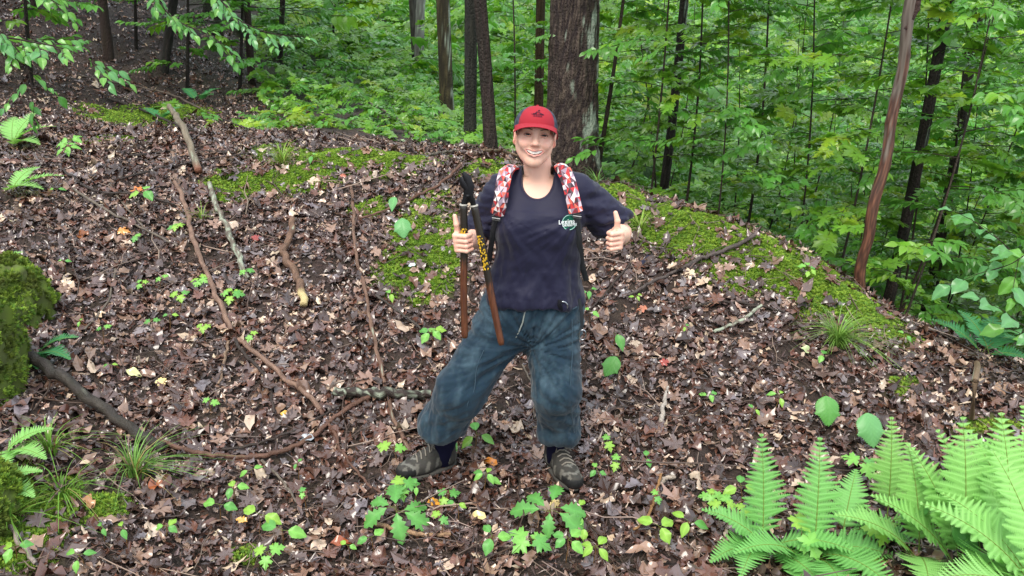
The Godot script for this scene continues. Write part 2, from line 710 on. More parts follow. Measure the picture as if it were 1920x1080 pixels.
func build_litter() -> void:
	var wet := mat("wet_dead_leaf", 0.22, 0.6, 0.1)
	# whole leaves, torn pieces and crumbs, thickest on the bank
	var kinds := []
	for k in 8:
		kinds.append([[], []])
	var cell := 0.0245
	var z := -1.4
	while z > -15.0:
		var far := clampf((-z - 6.5) / 6.0, 0.0, 1.0)
		var step := cell * (1.0 + far * 1.8)
		var x := -6.5 - far * 5.0
		while x < 6.0:
			x += step
			var px := x + rng.randf_range(-0.5, 0.5) * step
			var pz := z + rng.randf_range(-0.5, 0.5) * step
			var roll := rng.randf()
			var y := height(px, pz)
			var at := pixel(Vector3(px, y, pz))
			if at.x < -700.0 or at.x > 2600.0 or at.y > 1350.0 or at.y < -120.0:
				continue
			if pz < -7.6 and at.x > 560.0 + (at.y - 200.0) * 0.9:
				continue
			var green := moss_at(Vector3(px, y, pz))
			if green > 0.55 and roll > 0.16:
				continue
			# bare soil shows here and there
			if broad.get_noise_2d(px * 3.1 + 20.0, pz * 3.1) < -0.3 and roll < 0.5:
				continue
			if pz < -7.4 and roll < 0.25:  # leaves left out on the hillside; darker floor stands in for shade
				continue
			var n := slope(px, pz)
			var kind := rng.randi() % 8
			var size := 0.0
			var near := clampf((pz + 3.3) / 0.8, 0.0, 1.0)
			if roll < lerpf(0.32, 0.22, near):
				kind = [0, 1, 2, 3, 2, 3, 4, 4, 5, 5][rng.randi() % 10]
				size = 0.036 + 0.075 * pow(rng.randf(), 1.5)
			elif roll < 0.7:
				kind = 4 + rng.randi() % 4
				size = rng.randf_range(0.025, 0.055)
			else:
				kind = 6 + rng.randi() % 2
				size = rng.randf_range(0.02, 0.06)
			n = (n + Vector3(rng.randf_range(-1, 1), rng.randf_range(0, 0.4), rng.randf_range(-1, 1)) * (0.34 if kind < 5 else 0.55)).normalized()
			if rng.randf() < 0.45:
				n = -n
			size *= 1.0 + far * 0.7
			var f := frame(Vector3(px, y + rng.randf_range(0.002, 0.02) + size * 0.08, pz), n, rng.randf() * TAU, size)
			kinds[kind][0].append(f)
			kinds[kind][1].append(litter_tint())
		z -= step
	for k in 8:
		var o := scatter("leaf_litter", dead_leaf(k), wet, kinds[k][0], kinds[k][1])
		tag(o, ["curled maple leaves", "cupped maple leaves", "flat oval beech leaves", "upturned oval leaves", "lobed oak leaves", "torn leaf pieces", "narrow leaf shreds", "thin leaf crumbs"][k] + " in the wet brown litter covering the bank", "leaf litter", "leaf litter on the bank", "stuff")
	# thin twigs and needles lying in the litter
	var tw := Shape.new()
	tw.tube([Vector3(0, 0, 0), Vector3(0.3, 0.02, 0.03), Vector3(0.62, -0.01, -0.03), Vector3(1, 0.02, 0.02)], [0.011, 0.01, 0.008, 0.004], 4, Color.WHITE)
	tw.tube([Vector3(0.35, 0.02, 0.03), Vector3(0.55, 0.04, 0.16)], [0.007, 0.003], 4, Color.WHITE)
	var twigs := []
	var tints := []
	for k in 3400:
		var px := rng.randf_range(-5.0, 4.6)
		var pz := -rng.randf_range(1.8, 7.6)
		var y := height(px, pz)
		var at := pixel(Vector3(px, y, pz))
		if at.x < -600.0 or at.x > 2500.0 or at.y > 1300.0:
			continue
		var n := (slope(px, pz) + Vector3(rng.randf_range(-1, 1), 0, rng.randf_range(-1, 1)) * 0.12).normalized()
		twigs.append(frame(Vector3(px, y + 0.022, pz), n, rng.randf() * TAU, rng.randf_range(0.06, 0.28) if k % 12 else rng.randf_range(0.3, 0.55)))
		tints.append(vary(rgb(70, 54, 46) if rng.randf() < 0.7 else rgb(126, 108, 96), 0.3))
	var tl := scatter("twig_litter", tw.made(), mat("wet_twig", 0.45, 0.5), twigs, tints)
	tag(tl, "thin dark broken twigs strewn through the leaf litter", "twigs", "", "stuff")
	# the leaves that stand out from the rest
	var odd := [
		[933, 882, 0.085, rgb(190, 118, 48), 2, "curled orange leaf lying between the two hiking shoes"],
		[225, 440, 0.07, rgb(206, 140, 70), 0, "pale orange maple leaf above the maple seedlings on the slope"],
		[168, 447, 0.085, rgb(128, 74, 36), 5, "rust brown crumpled leaf beside the pale orange maple leaf"],
		[265, 362, 0.09, rgb(196, 112, 40), 0, "bright orange maple leaf behind the thin dark sticks"],
		[238, 704, 0.085, rgb(196, 196, 138), 2, "pale yellow green leaf near the fern by the mossy boulder"],
		[526, 785, 0.06, rgb(208, 164, 62), 2, "narrow yellow leaf standing on edge near the long reddish stick"],
		[298, 722, 0.06, rgb(214, 190, 130), 0, "cream coloured leaf next to the pale yellow green leaf"],
		[465, 990, 0.06, rgb(206, 158, 84), 4, "small tan and yellow leaf beside broad green seedling leaves"],
		[912, 982, 0.075, rgb(208, 186, 128), 2, "flat buff leaf in front of the hiker's shoes"],
		[808, 948, 0.055, rgb(200, 140, 50), 0, "small amber leaf behind the toothed oak seedling"],
		[620, 1030, 0.085, rgb(140, 70, 38), 2, "upright russet leaf by the broad green seedling leaves"],
		[1035, 952, 0.05, rgb(206, 180, 120), 0, "ragged cream leaf in front of the hiking shoe with laces"],
		[640, 335, 0.05, rgb(170, 100, 80), 0, "small pink brown leaf below the moss on the crest"],
		[1500, 662, 0.085, rgb(176, 190, 140), 2, "large pale green fallen leaf beside the grass tuft"],
		[475, 455, 0.06, rgb(140, 58, 50), 0, "dark red maple leaf under the lichen covered stick"],
		[780, 505, 0.05, rgb(196, 214, 214), 2, "small silvery upturned leaf on the moss patch"],
		[590, 832, 0.08, rgb(150, 156, 162), 2, "grey upturned leaf beside the curved forked stick"],
		[1240, 690, 0.05, rgb(150, 58, 46), 0, "small red maple leaf on the slope beside the jeans"],
		[1210, 585, 0.06, rgb(176, 110, 84), 0, "pink brown maple leaf below the dark stick on the slope"],
		[940, 800, 0.05, rgb(160, 120, 92), 4, "tan lobed leaf in the dark hollow between the legs"],
		[280, 925, 0.07, rgb(150, 86, 52), 5, "chestnut crumpled leaf near the grass tuft"],
		[160, 945, 0.06, rgb(186, 138, 96), 5, "tan curled leaf beside the mossy ground"],
		[1300, 520, 0.08, rgb(196, 176, 150), 0, "large bleached maple leaf below the moss on the slope"],
		[625, 600, 0.07, rgb(178, 154, 134), 0, "bleached wrinkled maple leaf below the bent branch"],
	]
	for q in odd:
		var g := ground(q[0], q[1])
		var n := (slope(g.x, g.z) + Vector3(rng.randf_range(-0.2, 0.2), 0, rng.randf_range(0.1, 0.4))).normalized()
		var o := put("fallen_leaf", dead_leaf(q[4], q[3]), wet, null, frame(g + Vector3(0, 0.03, 0), n, rng.randf_range(-0.6, 0.6) + (PI if rng.randf() < 0.5 else 0.0), q[2]))
		tag(o, q[5], "leaf", "single fallen leaves that stand out")


func moss_tuft(seed: int) -> ArrayMesh:
	var r := RandomNumberGenerator.new()
	r.seed = seed
	var s := Shape.new()
	for k in 11:
		var a := r.randf() * TAU
		var d := Vector3(cos(a), 0, sin(a))
		var root := d * r.randf() * 0.6
		var tip := root + d * r.randf_range(0.2, 0.7) + Vector3(0, r.randf_range(0.5, 1.1), 0)
		var side := d.cross(Vector3.UP) * 0.14
		var g := r.randf_range(0.7, 1.25)
		var lo := Color(g, g, g)
		var i := s.vert(root - side, lo)
		s.vert(root + side, lo)
		s.vert(root.lerp(tip, 0.6) + side * 1.2, Color(g, g, g))
		s.vert(tip, Color(g * 1.1, g * 1.1, g))
		s.vert(root.lerp(tip, 0.6) - side * 1.2, Color(g, g, g))
		s.tri(i, i + 1, i + 2)
		s.tri(i, i + 2, i + 4)
		s.tri(i + 4, i + 2, i + 3)
	return s.made()


func moss_tint() -> Color:
	return vary(rgb(144, 172, 66) if rng.randf() < 0.6 else rgb(106, 142, 58), 0.3)


func build_moss() -> void:
	var m := mat("moss", 0.7, 0.3, 0.5)
	var where := []
	var tints := []
	for q in moss_spots:
		var count := int(clampf(q[2] * q[3] * PI * 16000.0, 300.0, 7000.0))
		for k in count:
			var a := rng.randf() * TAU
			var r := sqrt(rng.randf()) * 1.4
			var x: float = q[0] + cos(a) * r * q[2]
			var z: float = q[1] + sin(a) * r * q[3]
			var p := Vector3(x, height(x, z), z)
			var thick := moss_at(p)
			if thick < 0.15 or thick * 1.4 < rng.randf() * 1.05 + 0.1 * fine.get_noise_2d(x * 4.0, z * 4.0):
				continue
			where.append(frame(p, (slope(x, z) + Vector3(0, 0.5, 0)).normalized(), rng.randf() * TAU, rng.randf_range(0.008, 0.017)))
			tints.append(moss_tint())
	var o := scatter("moss_carpet", moss_tuft(1), m, where, tints)
	tag(o, "bright yellow green moss carpet along the crest and slope", "moss", "", "stuff")


# ---------------------------------------------------------------- trees

# a twig with leaves in one plane, lying along +x, one unit long
func spray(kind: int, seed: int) -> ArrayMesh:
	var r := RandomNumberGenerator.new()
	r.seed = seed
	var s := Shape.new()
	var bark := Color(0.55, 0.4, 0.35)
	s.tube([Vector3(0, 0, 0), Vector3(0.35, 0.02, 0.02), Vector3(0.72, -0.02, -0.02)], [0.012, 0.009, 0.004], 4, bark)
	var n := 9 if kind == 0 else 7
	for k in n:
		var t := 0.08 + 0.64 * k / (n - 1.0)
		var side := 1.0 if k % 2 else -1.0
		var at := Vector3(t, 0.02 * sin(t * 4.0), 0.02 * sin(t * 9.0))
		var g := r.randf_range(0.8, 1.25)
		var col := Color(g * r.randf_range(0.85, 1.2), g, g * r.randf_range(0.8, 1.1))
		var leaf: Shape
		var size := r.randf_range(0.26, 0.36)
		if kind == 0:
			leaf = blade(oval(0.27, 4), col, r.randf_range(0.05, 0.5), r.randf_range(0.05, 0.5), 0.0, 0.0, 1.08)
		else:
			leaf = maple(col, r.randf_range(0.1, 0.5), 0.8, r.randf() * 6.0, 1.08)
			size *= 1.15
		var yaw := side * r.randf_range(0.6, 1.1) if k < n - 1 else 0.0
		var b := Basis(Vector3(0, 1, 0), -yaw) * Basis(Vector3(0, 0, 1), r.randf_range(-0.5, 0.15)) * Basis(Vector3(1, 0, 0), r.randf_range(-0.45, 0.45))
		s.join(leaf, Transform3D(b.scaled(Vector3(size, size, size)), at))
	return s.made()


# a flat drooping spray of short needles
func needle_spray() -> ArrayMesh:
	var r := RandomNumberGenerator.new()
	r.seed = 77
	var s := Shape.new()
	s.tube([Vector3(0, 0, 0), Vector3(0.5, -0.02, 0), Vector3(1, -0.12, 0)], [0.012, 0.008, 0.003], 4, Color(0.5, 0.35, 0.3))
	for q in 9:
		var t := 0.1 + 0.1 * q
		for side in [-1.0, 1.0]:
			var tip := Vector3(t + 0.2, -0.1 * t - 0.05, side * (0.42 - 0.34 * t))
			var root := Vector3(t, -0.08 * t * t, 0)
			for k in 9:
				var p := root.lerp(tip, k / 9.0)
				for e in [-1.0, 1.0]:
					var d := Vector3(0.05, r.randf_range(-0.01, 0.02), e * 0.035).rotated(Vector3.UP, -side * 0.7)
					var g := r.randf_range(0.7, 1.3)
					var a := s.vert(p, Color(g, g, g))
					s.vert(p + d + Vector3(0.008, 0, 0), Color(g, g, g))
					s.vert(p + d * 1.05 - Vector3(0.008, 0, 0), Color(g, g, g))
					s.tri(a, a + 1, a + 2)
	return s.made()


func bark_trunk(path: Array, r0: float, r1: float, dark: Color, pale: Color, lichen: float, sides: int, flare := 1.35, ridge := 1.0, shed := -9.0) -> ArrayMesh:
	var s := Shape.new()
	var n := path.size()
	var rad := []
	for k in n:
		var t := float(k) / (n - 1)
		rad.append(lerpf(r0, r1, t))
	s.tube(path, rad, sides, dark)
	var low: float = path[0].y
	for i in n:
		var mid: Vector3 = path[i]
		for j in sides:
			var k := i * sides + j
			var p := s.v[k]
			var d := (p - mid)
			var r: float = rad[i]
			var up := p.y - low
			var root := exp(-up / (r0 * 1.6)) * (flare - 1.0)
			var toes := 1.0 + 0.5 * sin(atan2(d.z, d.x) * 5.0 + 1.0) * clampf(root * 2.0, 0.0, 1.0)
			var e := fine.get_noise_3d(p.x * 0.35 / r0 * 0.5, p.y * 0.5, p.z * 0.35 / r0 * 0.5)
			var f := fine.get_noise_3d(p.x * 3.6, p.y * 1.5, p.z * 3.6)
			var g := fine.get_noise_3d(p.x * 8.0 + 9.0, p.y * 5.5, p.z * 8.0)
			var h := 1.0 + root * toes + 0.05 * e + ridge * (0.07 * (0.5 - absf(f) * 2.0) + 0.055 * g)
			s.v[k] = mid + d * h
			var c := dark.lerp(pale, clampf(0.35 - absf(f) * 1.4 + 0.9 * g, 0.0, 1.0))
			# crusts of pale lichen on one flank
			var l := fine.get_noise_3d(p.x * 1.1 + 30.0, p.y * 0.45, p.z * 1.1) + 0.5 * fine.get_noise_3d(p.x * 5.0, p.y * 3.0, p.z * 5.0) + (d.x / r) * 0.35
			if lichen > 0.0:
				c = c.lerp(rgb(150, 162, 146), clampf((l - 0.62 + lichen * 0.3) * 5.0, 0.0, 0.85))
			# bark still clings above a ragged line
			if shed > -8.0:
				c = c.lerp(rgb(78, 68, 60).lerp(rgb(112, 102, 92), clampf(0.5 + g, 0.0, 1.0)), clampf((p.y - shed + 0.9 * e + 0.7 * f - d.x / r * 0.25) * 9.0, 0.0, 1.0))
			s.c[k] = c
	return s.made()


func trunk_path(foot: Vector3, through: Vector3, tall: float, steps: int, bend: float) -> Array:
	var d := (through - foot) / maxf(through.y - foot.y, 0.3)
	var out := []
	for k in steps + 1:
		var t := pow(float(k) / steps, 1.6)
		var y := t * tall
		var lean := y if y < 3.0 else 3.0 + (y - 3.0) * 0.4
		out.append(foot + Vector3(d.x * lean + bend * sin(y * 1.1), y, d.z * lean + bend * cos(y * 0.8) - bend))
	return out


var spray_oval: ArrayMesh
var spray_maple: ArrayMesh
var spray_needle: ArrayMesh


func leaf_tint(c: Color, by: float) -> Color:
	var k := c
	if rng.randf() < 0.18:
		k = Color(c.r * 1.7, c.g * 1.25, c.b * 0.8)
	return vary(k, by)


func crown_of(root: Node3D, path: Array, from: float, to: float, spread: float, count: int, green: Color, mesh: ArrayMesh, size: float, limb_r: float, m: Material, bark: Material, wood: Color, rise := 0.25, per := 0.16) -> void:
	var where := []
	var tints := []
	var low: float = path[0].y
	var high: float = path[path.size() - 1].y
	var yaw := rng.randf() * TAU
	for k in count:
		var t := from + (to - from) * (k + rng.randf() * 0.7) / count
		var y := lerpf(low, high, t)
		var at: Vector3 = path[path.size() - 1]
		for q in path.size() - 1:
			if path[q + 1].y >= y:
				at = path[q].lerp(path[q + 1], (y - path[q].y) / maxf(path[q + 1].y - path[q].y, 1e-4))
				break
		yaw += 2.4 + rng.randf_range(-0.5, 0.5)
		var l := spread * rng.randf_range(0.55, 1.1) * (1.0 - 0.45 * absf(t - lerpf(from, to, 0.4)))
		var d := Vector3(cos(yaw), 0, sin(yaw))
		var pts := []
		var rad := []
		for q in 6:
			var h := q / 5.0
			pts.append(at + d * l * h + Vector3(0, l * (rise * h - (rise + 0.12) * h * h * 0.8), 0) + Vector3(rng.randf_range(-1, 1), rng.randf_range(-1, 1), rng.randf_range(-1, 1)) * 0.03 * l * h)
			rad.append(lerpf(limb_r, limb_r * 0.18, h))
		var s := Shape.new()
		s.tube(pts, rad, 6, wood)
		put("branch", s.made(), bark, root)
		var n := int(l / per) + 2
		for q in n:
			var h := 0.22 + 0.78 * q / (n - 1.0)
			var p: Vector3 = pts[mini(int(h * 5.0), 4)].lerp(pts[mini(int(h * 5.0) + 1, 5)], h * 5.0 - floorf(minf(h * 5.0, 4.0)))
			var out := yaw + (0.9 if q % 2 else -0.9) * (1.0 - h * 0.5) + rng.randf_range(-0.4, 0.4)
			if q == n - 1:
				out = yaw
			var up := (Vector3.UP + Vector3(rng.randf_range(-1, 1), 0, rng.randf_range(-1, 1)) * 0.4).normalized()
			where.append(frame(p, up, out, size * rng.randf_range(0.7, 1.2)))
			tints.append(leaf_tint(green, 0.25))
	scatter("foliage", mesh, m, where, tints, root)


func build_trees() -> void:
	spray_oval = spray(0, 11)
	spray_maple = spray(1, 12)
	spray_needle = needle_spray()
	var bark := mat("bark", 0.75, 0.35)
	var plates := FastNoiseLite.new()
	plates.seed = 21
	plates.noise_type = FastNoiseLite.TYPE_CELLULAR
	plates.cellular_return_type = FastNoiseLite.RETURN_DISTANCE2_SUB
	plates.frequency = 0.045
	plates.fractal_octaves = 3
	var relief := NoiseTexture2D.new()
	relief.width = 512
	relief.height = 512
	relief.seamless = true
	relief.noise = plates
	bark.heightmap_enabled = true
	bark.heightmap_texture = relief
	bark.heightmap_scale = 2.2
	bark.uv1_triplanar = true
	bark.uv1_world_triplanar = true
	bark.uv1_scale = Vector3(2.6, 1.2, 2.6)
	var leafy := mat("wet_green_leaf", 0.28, 0.55, 0.9)
	var needles := mat("hemlock_needle", 0.5, 0.4, 0.3)
	var beech := rgb(92, 150, 62)
	var maple_green := rgb(112, 162, 54)
	var dark := rgb(44, 38, 34)
	var pale := rgb(98, 88, 78)
	# column at the top edge, foot column and row, distance, half width in columns, height, lichen, colours, label
	var big := [
		[1078, 1070, 325, 7.8, 45, 15.0, 0.75, rgb(46, 38, 34), rgb(108, 94, 84), "massive rough barked tree trunk with pale lichen behind the hiker", 0.0],
		[880, 881, 268, 8.2, 11.5, 13.0, 0.0, rgb(34, 34, 30), rgb(66, 66, 58), "straight dark mossy tree trunk crossing behind its leaning neighbour", 0.012],
		[897, 922, 284, 7.4, 12, 12.0, 0.0, rgb(42, 34, 31), rgb(80, 68, 62), "leaning brown tree trunk in front of the dark mossy trunk", 0.015],
		[829, 838, 210, 12.0, 13, 13.0, 0.1, rgb(46, 42, 32), rgb(96, 88, 60), "olive brown tree trunk standing in low green plants beyond the crest", 0.01],
		[1014, 1008, 268, 10.2, 9, 12.0, 0.0, rgb(52, 40, 28), rgb(98, 80, 56), "slim brown trunk half hidden by the massive trunk", 0.0],
		[772, 781, 128, 19.0, 8, 12.0, 0.1, rgb(48, 46, 42), rgb(100, 100, 94), "dark stem of the distant forked pair of trees", 0.02],
		[791, 784, 142, 18.6, 9, 12.0, 0.9, rgb(98, 98, 94), rgb(156, 158, 152), "pale grey stem of the distant forked pair of trees", -0.02],
		[1284, 1238, 340, 9.4, 9, 11.0, 0.1, rgb(34, 31, 28), rgb(78, 72, 64), "dark trunk among saplings with a bare lower stem", 0.02],
		[1783, 1668, 500, 6.6, 11, 12.0, 0.1, rgb(34, 29, 26), rgb(72, 62, 55), "dark leaning trunk beside the barkless red brown one", 0.02],
		[1850, 1775, 330, 9.5, 10, 11.0, 0.0, rgb(40, 34, 30), rgb(80, 70, 62), "dark trunk standing deeper among leaves on the drop", 0.02],
		[324, 303, 142, 11.0, 8, 9.0, 0.0, rgb(32, 30, 28), rgb(66, 60, 54), "thin dark trunk on the shaded hillside", 0.01],
		[176, 168, 70, 14.0, 7, 9.0, 0.0, rgb(36, 30, 28), rgb(66, 58, 52), "slender dark trunk high on the shaded hillside", 0.01],
		[390, 380, 70, 14.5, 7, 10.0, 0.0, rgb(40, 34, 30), rgb(70, 60, 52), "slender brown trunk behind the leaves on the hillside", 0.0],
		[530, 522, 120, 13.0, 5, 9.0, 0.0, rgb(40, 36, 30), rgb(80, 72, 60), "thin trunk at the edge of the bright clearing", 0.0],
	]
	for q in big:
		var top := seen(q[0], 0, q[3])
		var foot := seen(q[1], q[2], q[3])
		foot.y = minf(foot.y, height(foot.x, foot.z)) - 0.08
		var r: float = q[4] * (q[3] + 0.4) / FOCAL
		var path := trunk_path(foot, top, q[5], 170 if q[4] > 30 else 70, q[10])
		var root := base("tree", Vector3.ZERO)
		tag(root, q[9], "tree", "standing tree trunks")
		put("trunk", bark_trunk(path, r, r * 0.55, q[7], q[8], q[6], 120 if q[4] > 30 else 30, 1.3 if q[4] > 30 else 1.25), bark, root)
		crown_of(root, path, 0.62, 0.99, 1.9, 5, beech, spray_oval, 0.6, r * 0.3, leafy, bark, dark, 0.3, 0.3)
	# the dead, barkless trunk
	var foot := seen(1612, 500, 5.3)
	foot.y = minf(foot.y, height(foot.x, foot.z)) - 0.06
	var path := trunk_path(foot, seen(1710, 0, 5.3), 7.0, 90, 0.012)
	for k in path.size():
		path[k] += Vector3(0.016 * sin(k * 0.23) + 0.008 * sin(k * 0.7), 0, 0.014 * cos(k * 0.27))
	var root := base("dead_tree", Vector3.ZERO)
	tag(root, "leaning dead tree trunk with peeled red brown wood on the crest", "tree", "standing tree trunks")
	var dm := bark_trunk(path, 0.035, 0.032, rgb(62, 42, 33), rgb(140, 92, 68), 0.0, 40, 1.3, 2.4, 1.55)
	put("trunk", dm, mat("peeled_wood", 0.55, 0.45), root)
	var snag := Shape.new()
	var sp := seen(1697, 55, 5.3)
	snag.tube([sp, sp + Vector3(0.05, 0.12, 0.0), sp + Vector3(0.06, 0.5, 0.0)], [0.02, 0.025, 0.012], 8, rgb(60, 46, 40), fine, 0.2)
	put("snag", snag.made(), bark, root)

	# saplings on the drop to the right: foot column, row and distance read off the photograph where a stem shows, the rest between them
	var stems := []
	for q in [[1118, 300, 8.0, 1164, 11], [1405, 330, 8.4, 1445, 7], [1285, 370, 7.8, 1312, 6], [1500, 420, 7.2, 1530, 5], [1570, 450, 6.4, 1676, 6], [1700, 480, 6.9, 1760, 6], [1795, 300, 8.6, 1836, 8], [965, 255, 9.5, 957, 4], [1345, 400, 7.0, 1362, 4], [1220, 330, 7.6, 1250, 5]]:
		var a := seen(q[0], q[1], q[2])
		var top := seen(q[3], 0, q[2])
		a.y = minf(a.y, height(a.x, a.z)) - 0.05
		stems.append([a, top, q[4] * q[2] / FOCAL * 0.5, rng.randf_range(4.0, 6.0)])
	for k in 40:
		var x := rng.randf_range(0.4, 8.5)
		var z := -rng.randf_range(6.6, 14.0)
		if k > 30:
			x = rng.randf_range(2.6, 6.5)
			z = -rng.randf_range(5.4, 8.0)
		var y := height(x, z)
		var p := pixel(Vector3(x, y + 1.0, z))
		if p.x < 1130.0 or p.x > 2150.0 or (p.x < 1180.0 and z > -9.0) or y > 0.7:
			continue
		var a := Vector3(x, y - 0.05, z)
		stems.append([a, a + Vector3(rng.randf_range(-0.4, 0.7), 2.0, rng.randf_range(-0.3, 0.3)), rng.randf_range(0.009, 0.02), rng.randf_range(2.2, 5.0)])
	var marks := [[seen(1070, 325, 7.8), "the massive rough trunk"], [seen(1612, 500, 5.3), "the barkless trunk"], [seen(1668, 500, 6.6), "the dark leaning trunk"], [seen(1238, 340, 9.4), "the bare stemmed dark trunk"], [seen(1775, 330, 9.5), "the dark trunk deep on the drop"], [seen(1400, 405, 5.2), "the grassy edge of the crest"], [seen(1900, 650, 4.3), "the blue green fern at the drop"]]
	var kinds := [["beech_sapling", "oval leaved beech sapling"], ["maple_sapling", "lobed leaved maple sapling"]]
	var named := {}
	for q in stems:
		var path2 := trunk_path(q[0], q[1], q[3], 18, rng.randf_range(0.02, 0.09))
		var kind := 1 if rng.randf() < 0.35 else 0
		var dist: float = -q[0].z
		var r2 := base(kinds[kind][0], Vector3.ZERO)
		var size := ("tall " if q[3] > 4.2 else ("middling " if q[3] > 3.2 else "low "))
		# named by the nearest landmark that does not give two saplings the same words
		var ranked := []
		for mk in marks:
			ranked.append([Vector2(mk[0].x - q[0].x, mk[0].z - q[0].z).length(), mk])
		ranked.sort_custom(func(a, b): return a[0] < b[0])
		var words := ""
		for e in ranked:
			var steps: String = ["just", "one step", "two steps", "three steps", "four steps", "five steps", "six steps", "seven steps", "eight steps", "many steps"][clampi(int(e[0] / 0.7), 0, 9)]
			words = size + kinds[kind][1] + " " + steps + (" uphill of " if q[0].y > e[1][0].y - 0.45 else " downhill of ") + e[1][1]
			if not named.has(words):
				break
		named[words] = true
		tag(r2, words, "sapling", "saplings on the drop")
		var s := Shape.new()
		var rad := []
		for k in path2.size():
			rad.append(lerpf(q[2], 0.004, float(k) / (path2.size() - 1)))
		s.tube(path2, rad, 8, rgb(58, 50, 42), fine, 0.15, 0.6)
		put("trunk", s.made(), bark, r2)
		var green := beech if kind == 0 else maple_green
		crown_of(r2, path2, 0.08, 0.98, rng.randf_range(0.7, 1.15), int(q[3] * 5.0), green, spray_oval if kind == 0 else spray_maple, 0.3, 0.0042, leafy, bark, rgb(52, 46, 36), 0.2, 0.13)

	# leafy beeches reaching in over the shaded hillside
	for q in [[345, 130, 10.5, 3.0, 0.9, "beech sapling leaning over the shaded hillside"], [440, 95, 11.0, 3.6, 1.2, "bushy beech sapling above the shaded hillside"], [520, 90, 13.0, 4.0, 1.4, "bushy beech sapling at the edge of the bright clearing"], [40, 60, 8.8, 2.6, 0.8, "beech sapling near the top of the shaded bank"], [250, 60, 11.5, 3.0, 1.0, "beech sapling in the middle of the shaded hillside"], [620, 70, 17.0, 4.0, 1.6, "beech sapling among bright plants in the clearing"]]:
		var a := seen(q[0], q[1], q[2])
		a.y = minf(a.y, height(a.x, a.z)) - 0.05
		var path3 := trunk_path(a, a + Vector3(0.3, 2.0, 0.3), q[3], 12, 0.04)
		var r3 := base("beech_sapling", Vector3.ZERO)
		tag(r3, q[5], "sapling", "saplings on the hillside")
		var s := Shape.new()
		var rad := []
		for k in path3.size():
			rad.append(lerpf(0.03, 0.005, float(k) / (path3.size() - 1)))
		s.tube(path3, rad, 8, rgb(38, 33, 30), fine, 0.15, 0.5)
		put("trunk", s.made(), bark, r3)
		crown_of(r3, path3, 0.12, 0.98, q[4], 15, beech, spray_oval, 0.32, 0.007, leafy, bark, rgb(36, 30, 27), 0.1, 0.13)
	# hemlocks over the hillside
	for q in [[470, 135, 11.5, 7.0, 0.06, 46, "young hemlock with drooping dark needle sprays at the foot of the hillside"], [200, 85, 10.6, 8.0, 0.07, 40, "hemlock with a slim dark trunk on the shaded hillside"], [60, 30, 11.2, 8.5, 0.08, 40, "hemlock near the top of the shaded bank"], [410, 60, 13.5, 8.0, 0.07, 44, "hemlock standing behind the young one"]]:
		hemlock(seen(q[0], q[1], q[2]), q[3], q[4], q[5], q[6], needles, bark)

	build_distance(leafy, beech, maple_green)


func hemlock(hf: Vector3, tall: float, thick: float, limbs: int, label: String, needles: Material, bark: Material) -> void:
	hf.y = height(hf.x, hf.z) - 0.05
	var hp := trunk_path(hf, hf + Vector3(0.05, 2, 0), tall, 16, 0.01)
	var hr := base("hemlock_tree", Vector3.ZERO)
	tag(hr, label, "tree", "hemlocks on the hillside")
	var hs2 := Shape.new()
	var hrad := []
	for k in hp.size():
		hrad.append(lerpf(thick, 0.01, float(k) / (hp.size() - 1)))
	hs2.tube(hp, hrad, 10, rgb(48, 38, 33), fine, 0.15, 0.5)
	put("trunk", hs2.made(), bark, hr)
	crown_of(hr, hp, 0.1 if tall < 7.5 else 0.22, 0.99, 1.1 if tall < 7.5 else 1.9, limbs, rgb(52, 84, 46), spray_needle, 0.42 if tall < 7.5 else 0.55, 0.01, needles, bark, rgb(44, 36, 32), 0.0, 0.12)


